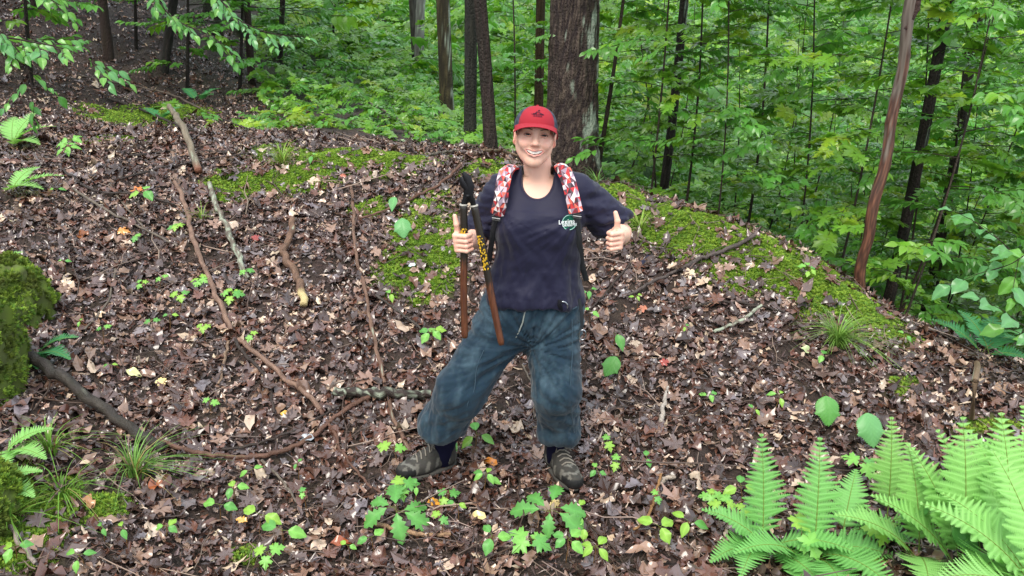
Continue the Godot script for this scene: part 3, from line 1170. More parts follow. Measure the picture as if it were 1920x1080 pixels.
# what lies beyond: low plants in the clearing and the leafy wall of the far slopes
func build_distance(leafy: Material, beech: Color, maple_green: Color) -> void:
	var where := [[], []]
	var tints := [[], []]
	# low plants carpeting the clearing beyond the crest
	for k in 9500:
		var z := -rng.randf_range(7.6, 40.0)
		var x := rng.randf_range(-5.0, 2.2) * (-z / 12.0)
		var y := height(x, z)
		var p := pixel(Vector3(x, y, z))
		if p.x < 470.0 + (260.0 - p.y) * 0.15 and rng.randf() > 0.05:
			continue
		if p.x > 1140.0 or p.y > 300.0 or p.y < -60.0:
			continue
		if broad.get_noise_2d(x * 1.3, z * 1.3) < -0.12 and z > -13.0:
			continue
		var up := (Vector3.UP + Vector3(rng.randf_range(-1, 1), 0, rng.randf_range(-0.3, 1.2)) * 0.5).normalized()
		var kind := 0 if rng.randf() < 0.6 else 1
		where[kind].append(frame(Vector3(x, y + rng.randf_range(0.03, 0.3) * clampf((-z - 7.0) / 4.0, 0.2, 1.4), z), up, rng.randf() * TAU, rng.randf_range(0.2, 0.5) * clampf(-z / 13.0, 0.7, 1.6)))
		tints[kind].append(leaf_tint(beech if kind == 0 else maple_green, 0.25))
	for kind in 2:
		var o := scatter("low_vegetation", spray_oval if kind == 0 else spray_maple, leafy, where[kind], tints[kind])
		tag(o, ["pale green oval leaved undergrowth", "pale green lobed undergrowth"][kind] + " carpeting the clearing beyond the crest", "undergrowth", "", "stuff")
	# shrubs and far trees too deep in the wood to tell apart
	where = [[], []]
	tints = [[], []]
	for k in 900:
		var z := -rng.randf_range(14.0, 48.0)
		var x := rng.randf_range(-0.85, 0.85) * -z
		var y := height(x, z)
		var p := pixel(Vector3(x, y, z))
		if p.x < -200.0 or p.x > 2120.0:
			continue
		var tall := rng.randf_range(0.8, 4.5)
		var n := 16
		if p.x < 520.0:
			if rng.randf() < 0.6:
				continue
		if p.x > 560.0 and p.x < 860.0:
			tall *= 0.45
			if rng.randf() < 0.75 and z > -36.0:
				continue
		for q in n:
			var off := Vector3(rng.randfn(0.0, 0.8), rng.randf() * tall, rng.randfn(0.0, 0.8))
			var up := (Vector3.UP + Vector3(rng.randf_range(-1, 1), 0, rng.randf_range(-0.6, 1.0)) * 0.6).normalized()
			var kind := 0 if rng.randf() < 0.6 else 1
			where[kind].append(frame(Vector3(x, y, z) + off, up, rng.randf() * TAU, rng.randf_range(0.5, 0.95)))
			tints[kind].append(leaf_tint(beech if kind == 0 else maple_green, 0.3))
	for kind in 2:
		var o := scatter("distant_foliage", spray_oval if kind == 0 else spray_maple, leafy, where[kind], tints[kind])
		tag(o, ["distant oval leaved", "distant lobed leaved"][kind] + " foliage massed on the far slopes of the wood", "foliage", "", "stuff")


# ---------------------------------------------------------------- the hiker

const HEAD := Vector3(0.0905, 1.556, -3.185)


func fold_noise(p: Vector3, stretch: Vector3, seed: float) -> float:
	return fine.get_noise_3d(p.x * stretch.x + seed, p.y * stretch.y + seed * 2.0, p.z * stretch.z)


func crease(s: Shape, amount: float, stretch: Vector3, seed: float) -> void:
	var n := s.normals()
	for k in s.v.size():
		var f := fold_noise(s.v[k], stretch, seed)
		s.v[k] += n[k] * amount * (1.0 - 2.2 * absf(f))


func hand_bones(f: Field, at: Vector3, wrist: Vector3, flip: float, grip: bool, turn: Basis) -> void:
	var w := wrist
	var ys := [0.030, 0.0105, -0.009, -0.0275]
	var lens := [0.95, 1.0, 0.96, 0.82]
	for k in 4:
		var y: float = ys[k]
		var l: float = lens[k]
		var r := 0.0098 - 0.0006 * k
		var knuckle: Vector3
		var joint: Vector3
		var second: Vector3
		var tip: Vector3
		if grip:
			knuckle = Vector3(-0.031, y, 0.004)
			joint = Vector3(0.008 * l, y - 0.002, 0.0265)
			second = Vector3(0.0265, y - 0.003, -0.002)
			tip = Vector3(0.006, y - 0.002, -0.0245)
		else:
			knuckle = Vector3(-0.021, y, 0.016)
			joint = Vector3(0.023 * l, y - 0.002, 0.031)
			second = Vector3(0.027 * l, y - 0.003, 0.005)
			tip = Vector3(0.004, y - 0.002, 0.002)
		for q in [0]:
			knuckle = at + turn * (knuckle * Vector3(flip, 1, 1))
			joint = at + turn * (joint * Vector3(flip, 1, 1))
			second = at + turn * (second * Vector3(flip, 1, 1))
			tip = at + turn * (tip * Vector3(flip, 1, 1))
		f.cone(w.lerp(knuckle, 0.15) + turn * Vector3(0, y * 0.25, 0), knuckle, 0.016, r + 0.0022, 0.012)
		f.cone(knuckle, joint, r + 0.0006, r, 0.0035)
		f.cone(joint, second, r, r - 0.001, 0.0035)
		f.cone(second, tip, r - 0.001, r - 0.0016, 0.003)
	var th := [Vector3(-0.012, 0.012, -0.045), Vector3(-0.02, 0.040, -0.012), Vector3(-0.021, 0.072, -0.002), Vector3(-0.024, 0.103, -0.008)]
	if not grip:
		th = [Vector3(-0.008, 0.012, -0.04), Vector3(-0.010, 0.042, -0.004), Vector3(-0.006, 0.073, 0.002), Vector3(0.002, 0.103, -0.006)]
	for k in 4:
		th[k] = at + turn * (th[k] * Vector3(flip, 1, 1))
	f.cone(w.lerp(th[0], 0.5), th[0], 0.02, 0.018, 0.012)
	f.cone(th[0], th[1], 0.0165, 0.0125, 0.01)
	f.cone(th[1], th[2], 0.0122, 0.0108, 0.005)
	f.cone(th[2], th[3], 0.0112, 0.0085, 0.004)


func build_person() -> void:
	var skin := StandardMaterial3D.new()
	skin.resource_name = "skin"
	skin.vertex_color_use_as_albedo = true
	skin.roughness = 0.5
	skin.metallic_specular = 0.45
	skin.subsurf_scatter_enabled = true
	skin.subsurf_scatter_strength = 0.07
	var tone := rgb(226, 180, 158)
	var root := base("person", Vector3.ZERO)
	tag(root, "smiling hiker in red cap, navy shirt and jeans giving two thumbs up", "person")

	# joints: the arm and leg with suffix l stand on the picture's left
	var neck := Vector3(0.108, 1.385, -3.215)
	var sh_l := Vector3(-0.05, 1.335, -3.215)
	var sh_r := Vector3(0.272, 1.335, -3.215)
	var el_l := Vector3(-0.145, 1.115, -3.27)
	var el_r := Vector3(0.455, 1.145, -3.25)
	var pa_l := Vector3(-0.182, 1.180, -2.965)
	var pa_r := Vector3(0.388, 1.190, -2.965)
	var wr_l := pa_l + Vector3(0.016, -0.014, -0.085)
	var wr_r := pa_r + Vector3(0.024, -0.014, -0.075)
	var hip_l := Vector3(0.0, 0.80, -3.225)
	var hip_r := Vector3(0.165, 0.80, -3.225)
	var kn_l := Vector3(-0.212, 0.50, -3.10)
	var kn_r := Vector3(0.185, 0.50, -3.11)
	var an_l := Vector3(-0.318, 0.125, -3.24)
	var an_r := Vector3(0.2, 0.13, -3.25)

	# --- body: trunk and limbs, then head and hands on finer grids
	var f := Field.new(Vector3(-0.42, 0.03, -3.42), Vector3(0.56, 1.52, -2.86), 0.013)
	f.cone(neck + Vector3(-0.10, -0.05, 0), neck + Vector3(0.10, -0.05, 0), 0.046, 0.046, 0.03)
	f.cone(neck + Vector3(-0.008, 0.13, 0.022), neck + Vector3(0, -0.03, 0.0), 0.05, 0.058, 0.03)
	f.cone(Vector3(0.055, 1.25, -3.2), Vector3(0.16, 1.25, -3.2), 0.088, 0.088, 0.06)
	f.cone(Vector3(0.06, 1.03, -3.2), Vector3(0.145, 1.03, -3.2), 0.08, 0.08, 0.08)
	f.cone(Vector3(0.04, 0.85, -3.22), Vector3(0.13, 0.85, -3.22), 0.09, 0.09, 0.06)
	for a in [[sh_l, el_l, wr_l], [sh_r, el_r, wr_r]]:
		f.cone(a[0], a[1], 0.048, 0.039, 0.04)
		f.cone(a[1], a[1].lerp(a[2], 0.35), 0.039, 0.040, 0.02)
		f.cone(a[1].lerp(a[2], 0.35), a[2], 0.040, 0.027, 0.02)
	for a in [[hip_l, kn_l, an_l], [hip_r, kn_r, an_r]]:
		f.cone(a[0], a[1], 0.075, 0.052, 0.05)
		f.cone(a[1], a[2], 0.05, 0.026, 0.02)
	var body := f.shape(tone)
	var hand := Field.new(pa_l + Vector3(-0.06, -0.065, -0.12), pa_l + Vector3(0.06, 0.13, 0.05), 0.003)
	var tilt_l := Basis(Vector3(0, 0, 1), 0.10)
	hand_bones(hand, pa_l, wr_l, 1.0, true, tilt_l)
	hand.cone(wr_l, wr_l.lerp(el_l, 0.3), 0.026, 0.03, 0.02)
	body.join(hand.shape(tone))
	var hand2 := Field.new(pa_r + Vector3(-0.06, -0.065, -0.12), pa_r + Vector3(0.07, 0.13, 0.06), 0.003)
	hand_bones(hand2, pa_r, wr_r, -1.0, false, Basis(Vector3(0, 1, 0), 0.25) * Basis(Vector3(0, 0, 1), -0.06))
	hand2.cone(wr_r, wr_r.lerp(el_r, 0.3), 0.026, 0.03, 0.02)
	body.join(hand2.shape(tone))
	# warm knuckles and thumbs
	for k in body.v.size():
		var p := body.v[k]
		if p.z > -3.06 and p.y < 1.32:
			var g := clampf(0.5 + 0.8 * fine.get_noise_3dv(p * 4.0), 0.0, 1.0) * 0.6
			body.c[k] = tone.lerp(rgb(222, 158, 140), g)
	var turn := Basis(Vector3(0, 0, 1), deg_to_rad(-5.0)) * Basis(Vector3(1, 0, 0), deg_to_rad(-7.0))
	var head := build_head(tone)
	body.join(head, Transform3D(turn, HEAD))
	put("body", body.made(), skin, root)
	build_face(root, Transform3D(turn, HEAD))
	build_cap(root, Transform3D(turn, HEAD))

	# --- shirt
	var shirt := mat("navy_knit", 0.62, 0.35)
	shirt.rim_enabled = true
	shirt.rim = 0.25
	shirt.rim_tint = 0.5
	f = Field.new(Vector3(-0.32, 0.78, -3.47), Vector3(0.6, 1.48, -2.98), 0.0085)
	f.cone(neck + Vector3(-0.125, -0.05, 0), neck + Vector3(0.125, -0.05, 0), 0.062, 0.062, 0.03)
	f.cone(neck + Vector3(-0.05, -0.005, -0.005), neck + Vector3(0.05, -0.005, -0.005), 0.055, 0.055, 0.05)
	f.cone(Vector3(0.035, 1.23, -3.2), Vector3(0.18, 1.23, -3.2), 0.113, 0.113, 0.07)
	f.egg(Vector3(0.035, 1.185, -3.12), Vector3(0.08, 0.085, 0.072), 0.06)
	f.egg(Vector3(0.178, 1.185, -3.12), Vector3(0.08, 0.085, 0.072), 0.06)
	f.cone(Vector3(0.045, 1.03, -3.19), Vector3(0.165, 1.03, -3.19), 0.118, 0.118, 0.1)
	f.cone(Vector3(0.035, 0.88, -3.195), Vector3(0.152, 0.88, -3.195), 0.137, 0.137, 0.06)
	f.cone(Vector3(0.04, 0.80, -3.195), Vector3(0.145, 0.80, -3.195), 0.13, 0.13, 0.05)
	var hem_l := sh_l.lerp(el_l, 0.78)
	var hem_r := sh_r.lerp(el_r, 0.86)
	f.cone(sh_l + Vector3(0.01, -0.005, 0), hem_l, 0.064, 0.07, 0.045)
	f.cone(sh_r + Vector3(-0.01, -0.005, 0), hem_r, 0.064, 0.078, 0.045)
	f.cone(hem_l, hem_l.lerp(el_l, 2.0), 0.07, 0.07, 0.01)
	f.cone(hem_r, hem_r.lerp(el_r, 3.0), 0.078, 0.08, 0.01)
	f.slice(hem_l, (el_l - sh_l).normalized(), el_l, 0.14)
	f.slice(hem_r, ((el_r - sh_r).normalized() + Vector3(0, -0.25, 0.2)).normalized(), el_r, 0.15)
	f.slice(Vector3(0.1, 0.865, -3.2), Vector3(-0.03, -1, 0.04).normalized(), Vector3(0.1, 0.75, -3.2), 0.3)
	f.cone(hem_l + (el_l - sh_l) * 0.15, hem_l - (el_l - sh_l) * 0.12, 0.062, 0.054, 0.006, true)
	f.cone(hem_r + (el_r - sh_r) * 0.2, hem_r - (el_r - sh_r) * 0.12, 0.07, 0.06, 0.006, true)
	# the neckline
	f.egg(Vector3(0.1, 1.392, -3.135), Vector3(0.066, 0.078, 0.085), 0.012, true)
	f.cone(neck + Vector3(0, 0.16, 0.01), neck + Vector3(0, -0.02, 0.0), 0.068, 0.068, 0.012, true)
	var s := f.shape(rgb(23, 25, 48))
	var nn := s.normals()
	for k in s.v.size():
		var p := s.v[k]
		var low := clampf((1.2 - p.y) / 0.3, 0.0, 1.0)
		var arm := clampf((absf(p.x - 0.11) - 0.16) / 0.05, 0.0, 1.0)
		# hanging folds below the chest, gathers at the sides, rings on the sleeves
		var a := fold_noise(p, Vector3(1.5, 0.32, 1.2), 3.0)
		var b := fold_noise(Vector3(p.x + p.y * 0.8, p.y, p.z), Vector3(0.5, 1.6, 0.6), 8.0)
		var pull := fine.get_noise_2d(atan2(p.y - 1.27, p.x - 0.27) * 0.5, Vector2(p.x - 0.27, p.y - 1.27).length() * 0.3) + fine.get_noise_2d(atan2(p.y - 1.27, p.x + 0.05) * 0.5 + 9.0, Vector2(p.x + 0.05, p.y - 1.27).length() * 0.3)
		s.v[k] = p + nn[k] * (0.018 * low * (0.35 - absf(a)) * 2.0 + 0.02 * arm * (0.35 - absf(b)) * 2.0 + 0.006 * b * clampf((1.3 - p.y) / 0.05, 0.0, 1.0) + 0.008 * pull * clampf((1.29 - p.y) / 0.06, 0.0, 1.0))
		var g := 1.0 + 0.12 * fine.get_noise_3dv(p * 9.0)
		s.c[k] = Color(s.c[k].r * g, s.c[k].g * g, s.c[k].b * g)
	put("shirt", s.made(), shirt, root)
	build_logo(root)

	# --- jeans
	var denim := mat("denim", 0.75, 0.3)
	denim.rim_enabled = true
	denim.rim = 0.3
	denim.rim_tint = 0.6
	f = Field.new(Vector3(-0.50, 0.08, -3.48), Vector3(0.42, 0.99, -2.92), 0.0075)
	f.cone(Vector3(0.03, 0.90, -3.205), Vector3(0.155, 0.90, -3.205), 0.125, 0.125, 0.04)
	f.cone(Vector3(0.02, 0.80, -3.215), Vector3(0.155, 0.80, -3.215), 0.135, 0.135, 0.05)
	f.cone(hip_l + Vector3(-0.005, 0, 0.01), kn_l, 0.122, 0.096, 0.05)
	f.cone(hip_r + Vector3(0.0, 0, 0.01), kn_r, 0.12, 0.095, 0.05)
	var cuff_l := kn_l.lerp(an_l, 0.57)
	var cuff_r := kn_r.lerp(an_r, 0.68)
	f.cone(kn_l, cuff_l + Vector3(-0.025, 0.02, 0), 0.094, 0.092, 0.05)
	f.cone(kn_r, cuff_r + Vector3(0.012, 0.03, 0), 0.093, 0.078, 0.05)
	f.egg(cuff_l + Vector3(-0.03, 0.015, 0.01), Vector3(0.098, 0.075, 0.098), 0.04)
	f.egg(cuff_r + Vector3(0.012, 0.0, 0.01), Vector3(0.084, 0.065, 0.085), 0.04)
	f.slice(cuff_l + Vector3(0, -0.035, 0), Vector3(-0.1, -1, 0.0).normalized(), cuff_l, 0.2)
	f.slice(cuff_r + Vector3(0, -0.045, 0), Vector3(0.12, -1, 0.0).normalized(), cuff_r, 0.2)
	f.cone(cuff_l + Vector3(-0.02, -0.2, 0), cuff_l + Vector3(-0.02, 0.01, 0), 0.058, 0.058, 0.01, true)
	f.cone(cuff_r + Vector3(0, -0.2, 0), cuff_r + Vector3(0, 0.0, 0), 0.06, 0.06, 0.01, true)
	s = f.shape(rgb(48, 76, 90))
	nn = s.normals()
	for k in s.v.size():
		var p := s.v[k]
		var leg := -1.0 if p.x < 0.09 - (0.8 - p.y) * 0.12 else 1.0
		# pulls running from the crotch down each thigh, hanging folds below the knee
		var q := Vector2(p.x - 0.09, p.y - 0.70)
		var a := fine.get_noise_3d(atan2(q.y, q.x) * 0.42 + leg * 7.0, q.length() * 0.22, p.z * 0.4)
		var b := fold_noise(Vector3(p.x + p.y * 0.25 * leg, p.y, p.z), Vector3(0.8, 0.28, 0.8), 23.0 + leg)
		var c := fold_noise(Vector3(p.x, p.y + p.x * 0.6 * leg, p.z), Vector3(0.4, 1.1, 0.5), 31.0 + leg)
		var low := clampf((0.60 - p.y) / 0.25, 0.0, 1.0)
		var knee := exp(-pow((p.y - 0.42) / 0.1, 2.0))
		s.v[k] = p + nn[k] * ((0.3 - absf(a)) * 0.032 * (1.0 - low) + (0.3 - absf(b)) * 0.045 * low + (0.3 - absf(c)) * (0.012 + 0.012 * knee))
		# worn pale cloth on thighs and knees, and ingrained dirt
		var wear := clampf(0.1 + 0.55 * fine.get_noise_3dv(p * 0.6 + Vector3(5, 1, 2)) + 0.75 * fine.get_noise_3d(p.x * 3.2 + p.y * 0.6 * leg, p.y * 0.8, p.z * 3.0) + 0.2 * fine.get_noise_3dv(p * 9.0), 0.0, 0.9)
		var col := rgb(26, 45, 58).lerp(rgb(92, 116, 128), wear * 0.5)
		var weave := 1.0 + 0.14 * fine.get_noise_3dv(p * Vector3(20, 8, 20))
		s.c[k] = Color(col.r * weave, col.g * weave, col.b * weave)
	var jeans := put("trousers", s.made(), denim, root)
	# raised seams, pocket edge and belt line, laid on the cloth
	for q in [["inseam", [[905, 655], [898, 690], [889, 725], [880, 760], [872, 795]], 0.0022], ["side_seam", [[1078, 600], [1077, 660], [1075, 720], [1076, 770], [1081, 810]], 0.0022], ["pocket_edge", [[1052, 566], [1062, 576], [1076, 580], [1086, 577]], 0.0024], ["pocket_edge", [[958, 566], [940, 572], [918, 574]], 0.0022]]:
		var on := []
		for e in q[1]:
			on.append(on_cloth(s, e[0], e[1]))
		var line2 := smooth(on, 16)
		var rr := []
		for e in 17:
			rr.append(q[2])
		var seam := Shape.new()
		seam.tube(line2, rr, 5, rgb(48, 68, 80))
		put(q[0], seam.made(), denim, jeans)
	# fly seam and the pale thread down it
	var fly := Shape.new()
	var line := []
	for q in [[986, 565, 0.137], [984, 585, 0.139], [980, 605, 0.14], [973, 622, 0.135], [966, 636, 0.125]]:
		line.append(seen(q[0], q[1], 3.215 - q[2] - 0.012))
	fly.tube(line, [0.0025, 0.003, 0.003, 0.003, 0.0025], 5, rgb(128, 134, 128))
	put("fly_seam", fly.made(), denim, jeans)

	# --- feet
	var sock := mat("sock", 0.9, 0.2)
	build_shoe(root, an_l, Vector3(-0.83, 0, 0.56).normalized(), 0)
	build_shoe(root, an_r, Vector3(0.38, 0, 0.92).normalized(), 1)
	for pair in [[an_l, kn_l], [an_r, kn_r]]:
		var a: Vector3 = pair[0]
		var leg: Vector3 = (pair[1] - a) * 0.5
		var so := Shape.new()
		so.tube([a + leg, a + leg * 0.4, a + leg * 0.1, a + Vector3(0, -0.05, 0.0)], [0.056, 0.049, 0.046, 0.044], 18, rgb(24, 26, 44), fine, 0.1)
		put("sock", so.made(), sock, root)
	# key ring and carabiner on the belt loop
	var steel := StandardMaterial3D.new()
	steel.resource_name = "steel"
	steel.albedo_color = Color(0.7, 0.71, 0.73)
	steel.metallic = 1.0
	steel.roughness = 0.3
	for q in [[1058, 572, 3.06, 0.018, 0.6], [1092, 628, 3.12, 0.024, 0.0]]:
		var t := Shape.new()
		var c := seen(q[0], q[1], q[2])
		var pts := []
		var rad := []
		for k in 15:
			var a: float = TAU * k / 14.0
			pts.append(c + Basis(Vector3(0, 0, 1), q[4]) * Vector3(cos(a) * q[3] * 0.62, sin(a) * q[3], sin(a) * 0.004))
			rad.append(0.0032)
		t.tube(pts, rad, 6, Color.WHITE)
		put("carabiner", t.made(), steel, root)
	var loop := Shape.new()
	loop.tube([seen(1050, 562, 3.05), seen(1049, 572, 3.045), seen(1053, 582, 3.06)], [0.009, 0.01, 0.008], 6, rgb(24, 26, 30), null, 0.0, 0.0, 0.5)
	put("belt_strap", loop.made(), mat("webbing", 0.8, 0.3), root)
	loop = Shape.new()
	loop.tube([seen(1086, 560, 3.13), seen(1091, 590, 3.12), seen(1091, 616, 3.12)], [0.008, 0.008, 0.007], 6, rgb(40, 44, 48), null, 0.0, 0.0, 0.4)
	put("belt_strap", loop.made(), mat("webbing", 0.8, 0.3), root)
	build_backpack(neck)
	build_loppers(pa_l)


# the point of a surface that faces the viewer at that place
func on_cloth(s: Shape, u: float, w: float) -> Vector3:
	var best := Vector3(0, 0, -99)
	for p in s.v:
		if p.z > best.z and pixel(p).distance_squared_to(Vector2(u, w)) < 30.0:
			best = p
	return best + Vector3(0, 0, 0.001)


func build_head(tone: Color) -> Shape:
	var f := Field.new(Vector3(-0.11, -0.2, -0.13), Vector3(0.11, 0.135, 0.14), 0.0036)
	f.egg(Vector3(0, 0.022, -0.018), Vector3(0.073, 0.08, 0.093), 0.02)
	f.egg(Vector3(0, -0.03, 0.012), Vector3(0.0645, 0.086, 0.078), 0.03)
	for m in [-1.0, 1.0]:
		f.cone(Vector3(0.046 * m, -0.056, -0.005), Vector3(0.014 * m, -0.099, 0.052), 0.021, 0.015, 0.03)
		f.egg(Vector3(0.038 * m, -0.034, 0.066), Vector3(0.022, 0.02, 0.02), 0.022)
		f.egg(Vector3(0.052 * m, -0.012, 0.04), Vector3(0.018, 0.02, 0.025), 0.02)
		f.cone(Vector3(0.014 * m, 0.022, 0.088), Vector3(0.045 * m, 0.024, 0.07), 0.009, 0.008, 0.02)
		f.egg(Vector3(0.032 * m, 0.001, 0.091), Vector3(0.0165, 0.0065, 0.012), 0.010, true)
		f.egg(Vector3(0.079 * m, -0.014, -0.012), Vector3(0.007, 0.031, 0.019), 0.008, false, Basis(Vector3(0, 1, 0), 0.5 * m) * Basis(Vector3(0, 0, 1), -0.12 * m))
		f.egg(Vector3(0.0865 * m, -0.01, -0.004), Vector3(0.005, 0.018, 0.009), 0.006, true)
	f.cone(Vector3(0, -0.1, 0.058), Vector3(0, -0.094, 0.055), 0.022, 0.02, 0.02)
	f.cone(Vector3(0, 0.012, 0.084), Vector3(0, -0.028, 0.101), 0.0075, 0.0115, 0.014)
	f.egg(Vector3(0, -0.033, 0.1045), Vector3(0.0125, 0.0105, 0.012), 0.006)
	for m in [-1.0, 1.0]:
		f.egg(Vector3(0.0125 * m, -0.036, 0.092), Vector3(0.0075, 0.008, 0.01), 0.006)
		f.egg(Vector3(0.0065 * m, -0.0455, 0.1), Vector3(0.0036, 0.003, 0.005), 0.002, true)
		# smile fold from nostril to mouth corner
		f.cone(Vector3(0.02 * m, -0.04, 0.094), Vector3(0.041 * m, -0.062, 0.078), 0.0015, 0.002, 0.007, true)
	# lips round an open smile
	var up := [Vector3(-0.0365, -0.0555, 0.0725), Vector3(-0.018, -0.0605, 0.089), Vector3(0, -0.0615, 0.094), Vector3(0.018, -0.0605, 0.089), Vector3(0.0365, -0.0555, 0.0725)]
	var lo := [Vector3(-0.0365, -0.0555, 0.0725), Vector3(-0.02, -0.072, 0.085), Vector3(0, -0.0785, 0.090), Vector3(0.02, -0.072, 0.085), Vector3(0.0365, -0.0555, 0.0725)]
	for k in 4:
		f.cone(up[k], up[k + 1], 0.0042, 0.0042, 0.005)
		f.cone(lo[k], lo[k + 1], 0.005, 0.005, 0.005)
	var inn := [Vector3(-0.032, -0.0585, 0.079), Vector3(-0.017, -0.0655, 0.092), Vector3(0, -0.0685, 0.098), Vector3(0.017, -0.0655, 0.092), Vector3(0.032, -0.0585, 0.079)]
	for k in 4:
		f.cone(inn[k], inn[k + 1], 0.0025 + 0.0022 * minf(k, 2), 0.0025 + 0.0022 * minf(3 - k, 2), 0.003, true)
		f.cone(inn[k] - Vector3(0, 0, 0.012), inn[k + 1] - Vector3(0, 0, 0.012), 0.003 + 0.0022 * minf(k, 2), 0.003 + 0.0022 * minf(3 - k, 2), 0.003, true)
	f.cone(Vector3(0, -0.05, -0.02), Vector3(0, -0.15, -0.03), 0.046, 0.03, 0.02)
	var s := f.shape(tone)
	for k in s.v.size():
		var p := s.v[k]
		var lip := 9.0
		if p.z > 0.05 and p.y < -0.04:
			for e in 4:
				for pair in [up, lo]:
					var q := Geometry3D.get_closest_point_to_segment(p, pair[e], pair[e + 1])
					lip = minf(lip, q.distance_to(p))
		var col := tone
		var cheek := Vector2(absf(p.x) - 0.042, p.y + 0.03).length()
		if p.z > 0.03:
			col = col.lerp(rgb(228, 158, 142), clampf(1.0 - cheek / 0.03, 0.0, 1.0) * 0.5)
			col = col.lerp(rgb(226, 150, 136), clampf(1.0 - Vector2(p.x, p.y + 0.034).length() / 0.016, 0.0, 1.0) * 0.5)
		if absf(p.x) > 0.074:
			col = col.lerp(rgb(222, 142, 126), 0.4)
		col = col.lerp(rgb(212, 138, 130), clampf((0.0068 - lip) / 0.002, 0.0, 1.0) * 0.8)
		var curve := -0.0685 + 0.010 * pow(p.x / 0.032, 2.0)
		if absf(p.x) < 0.03 and absf(p.y - curve) < 0.008 and p.z < 0.094 - 0.02 * pow(p.x / 0.032, 2.0) - 0.006 and p.z > 0.03:
			col = rgb(96, 36, 34)
		var fr := 1.0 + 0.10 * fine.get_noise_3dv(p * 7.0) + 0.06 * fine.get_noise_3dv(p * 22.0)
		s.c[k] = Color(col.r * (0.5 + 0.5 * fr), col.g * fr, col.b * fr)
	return s


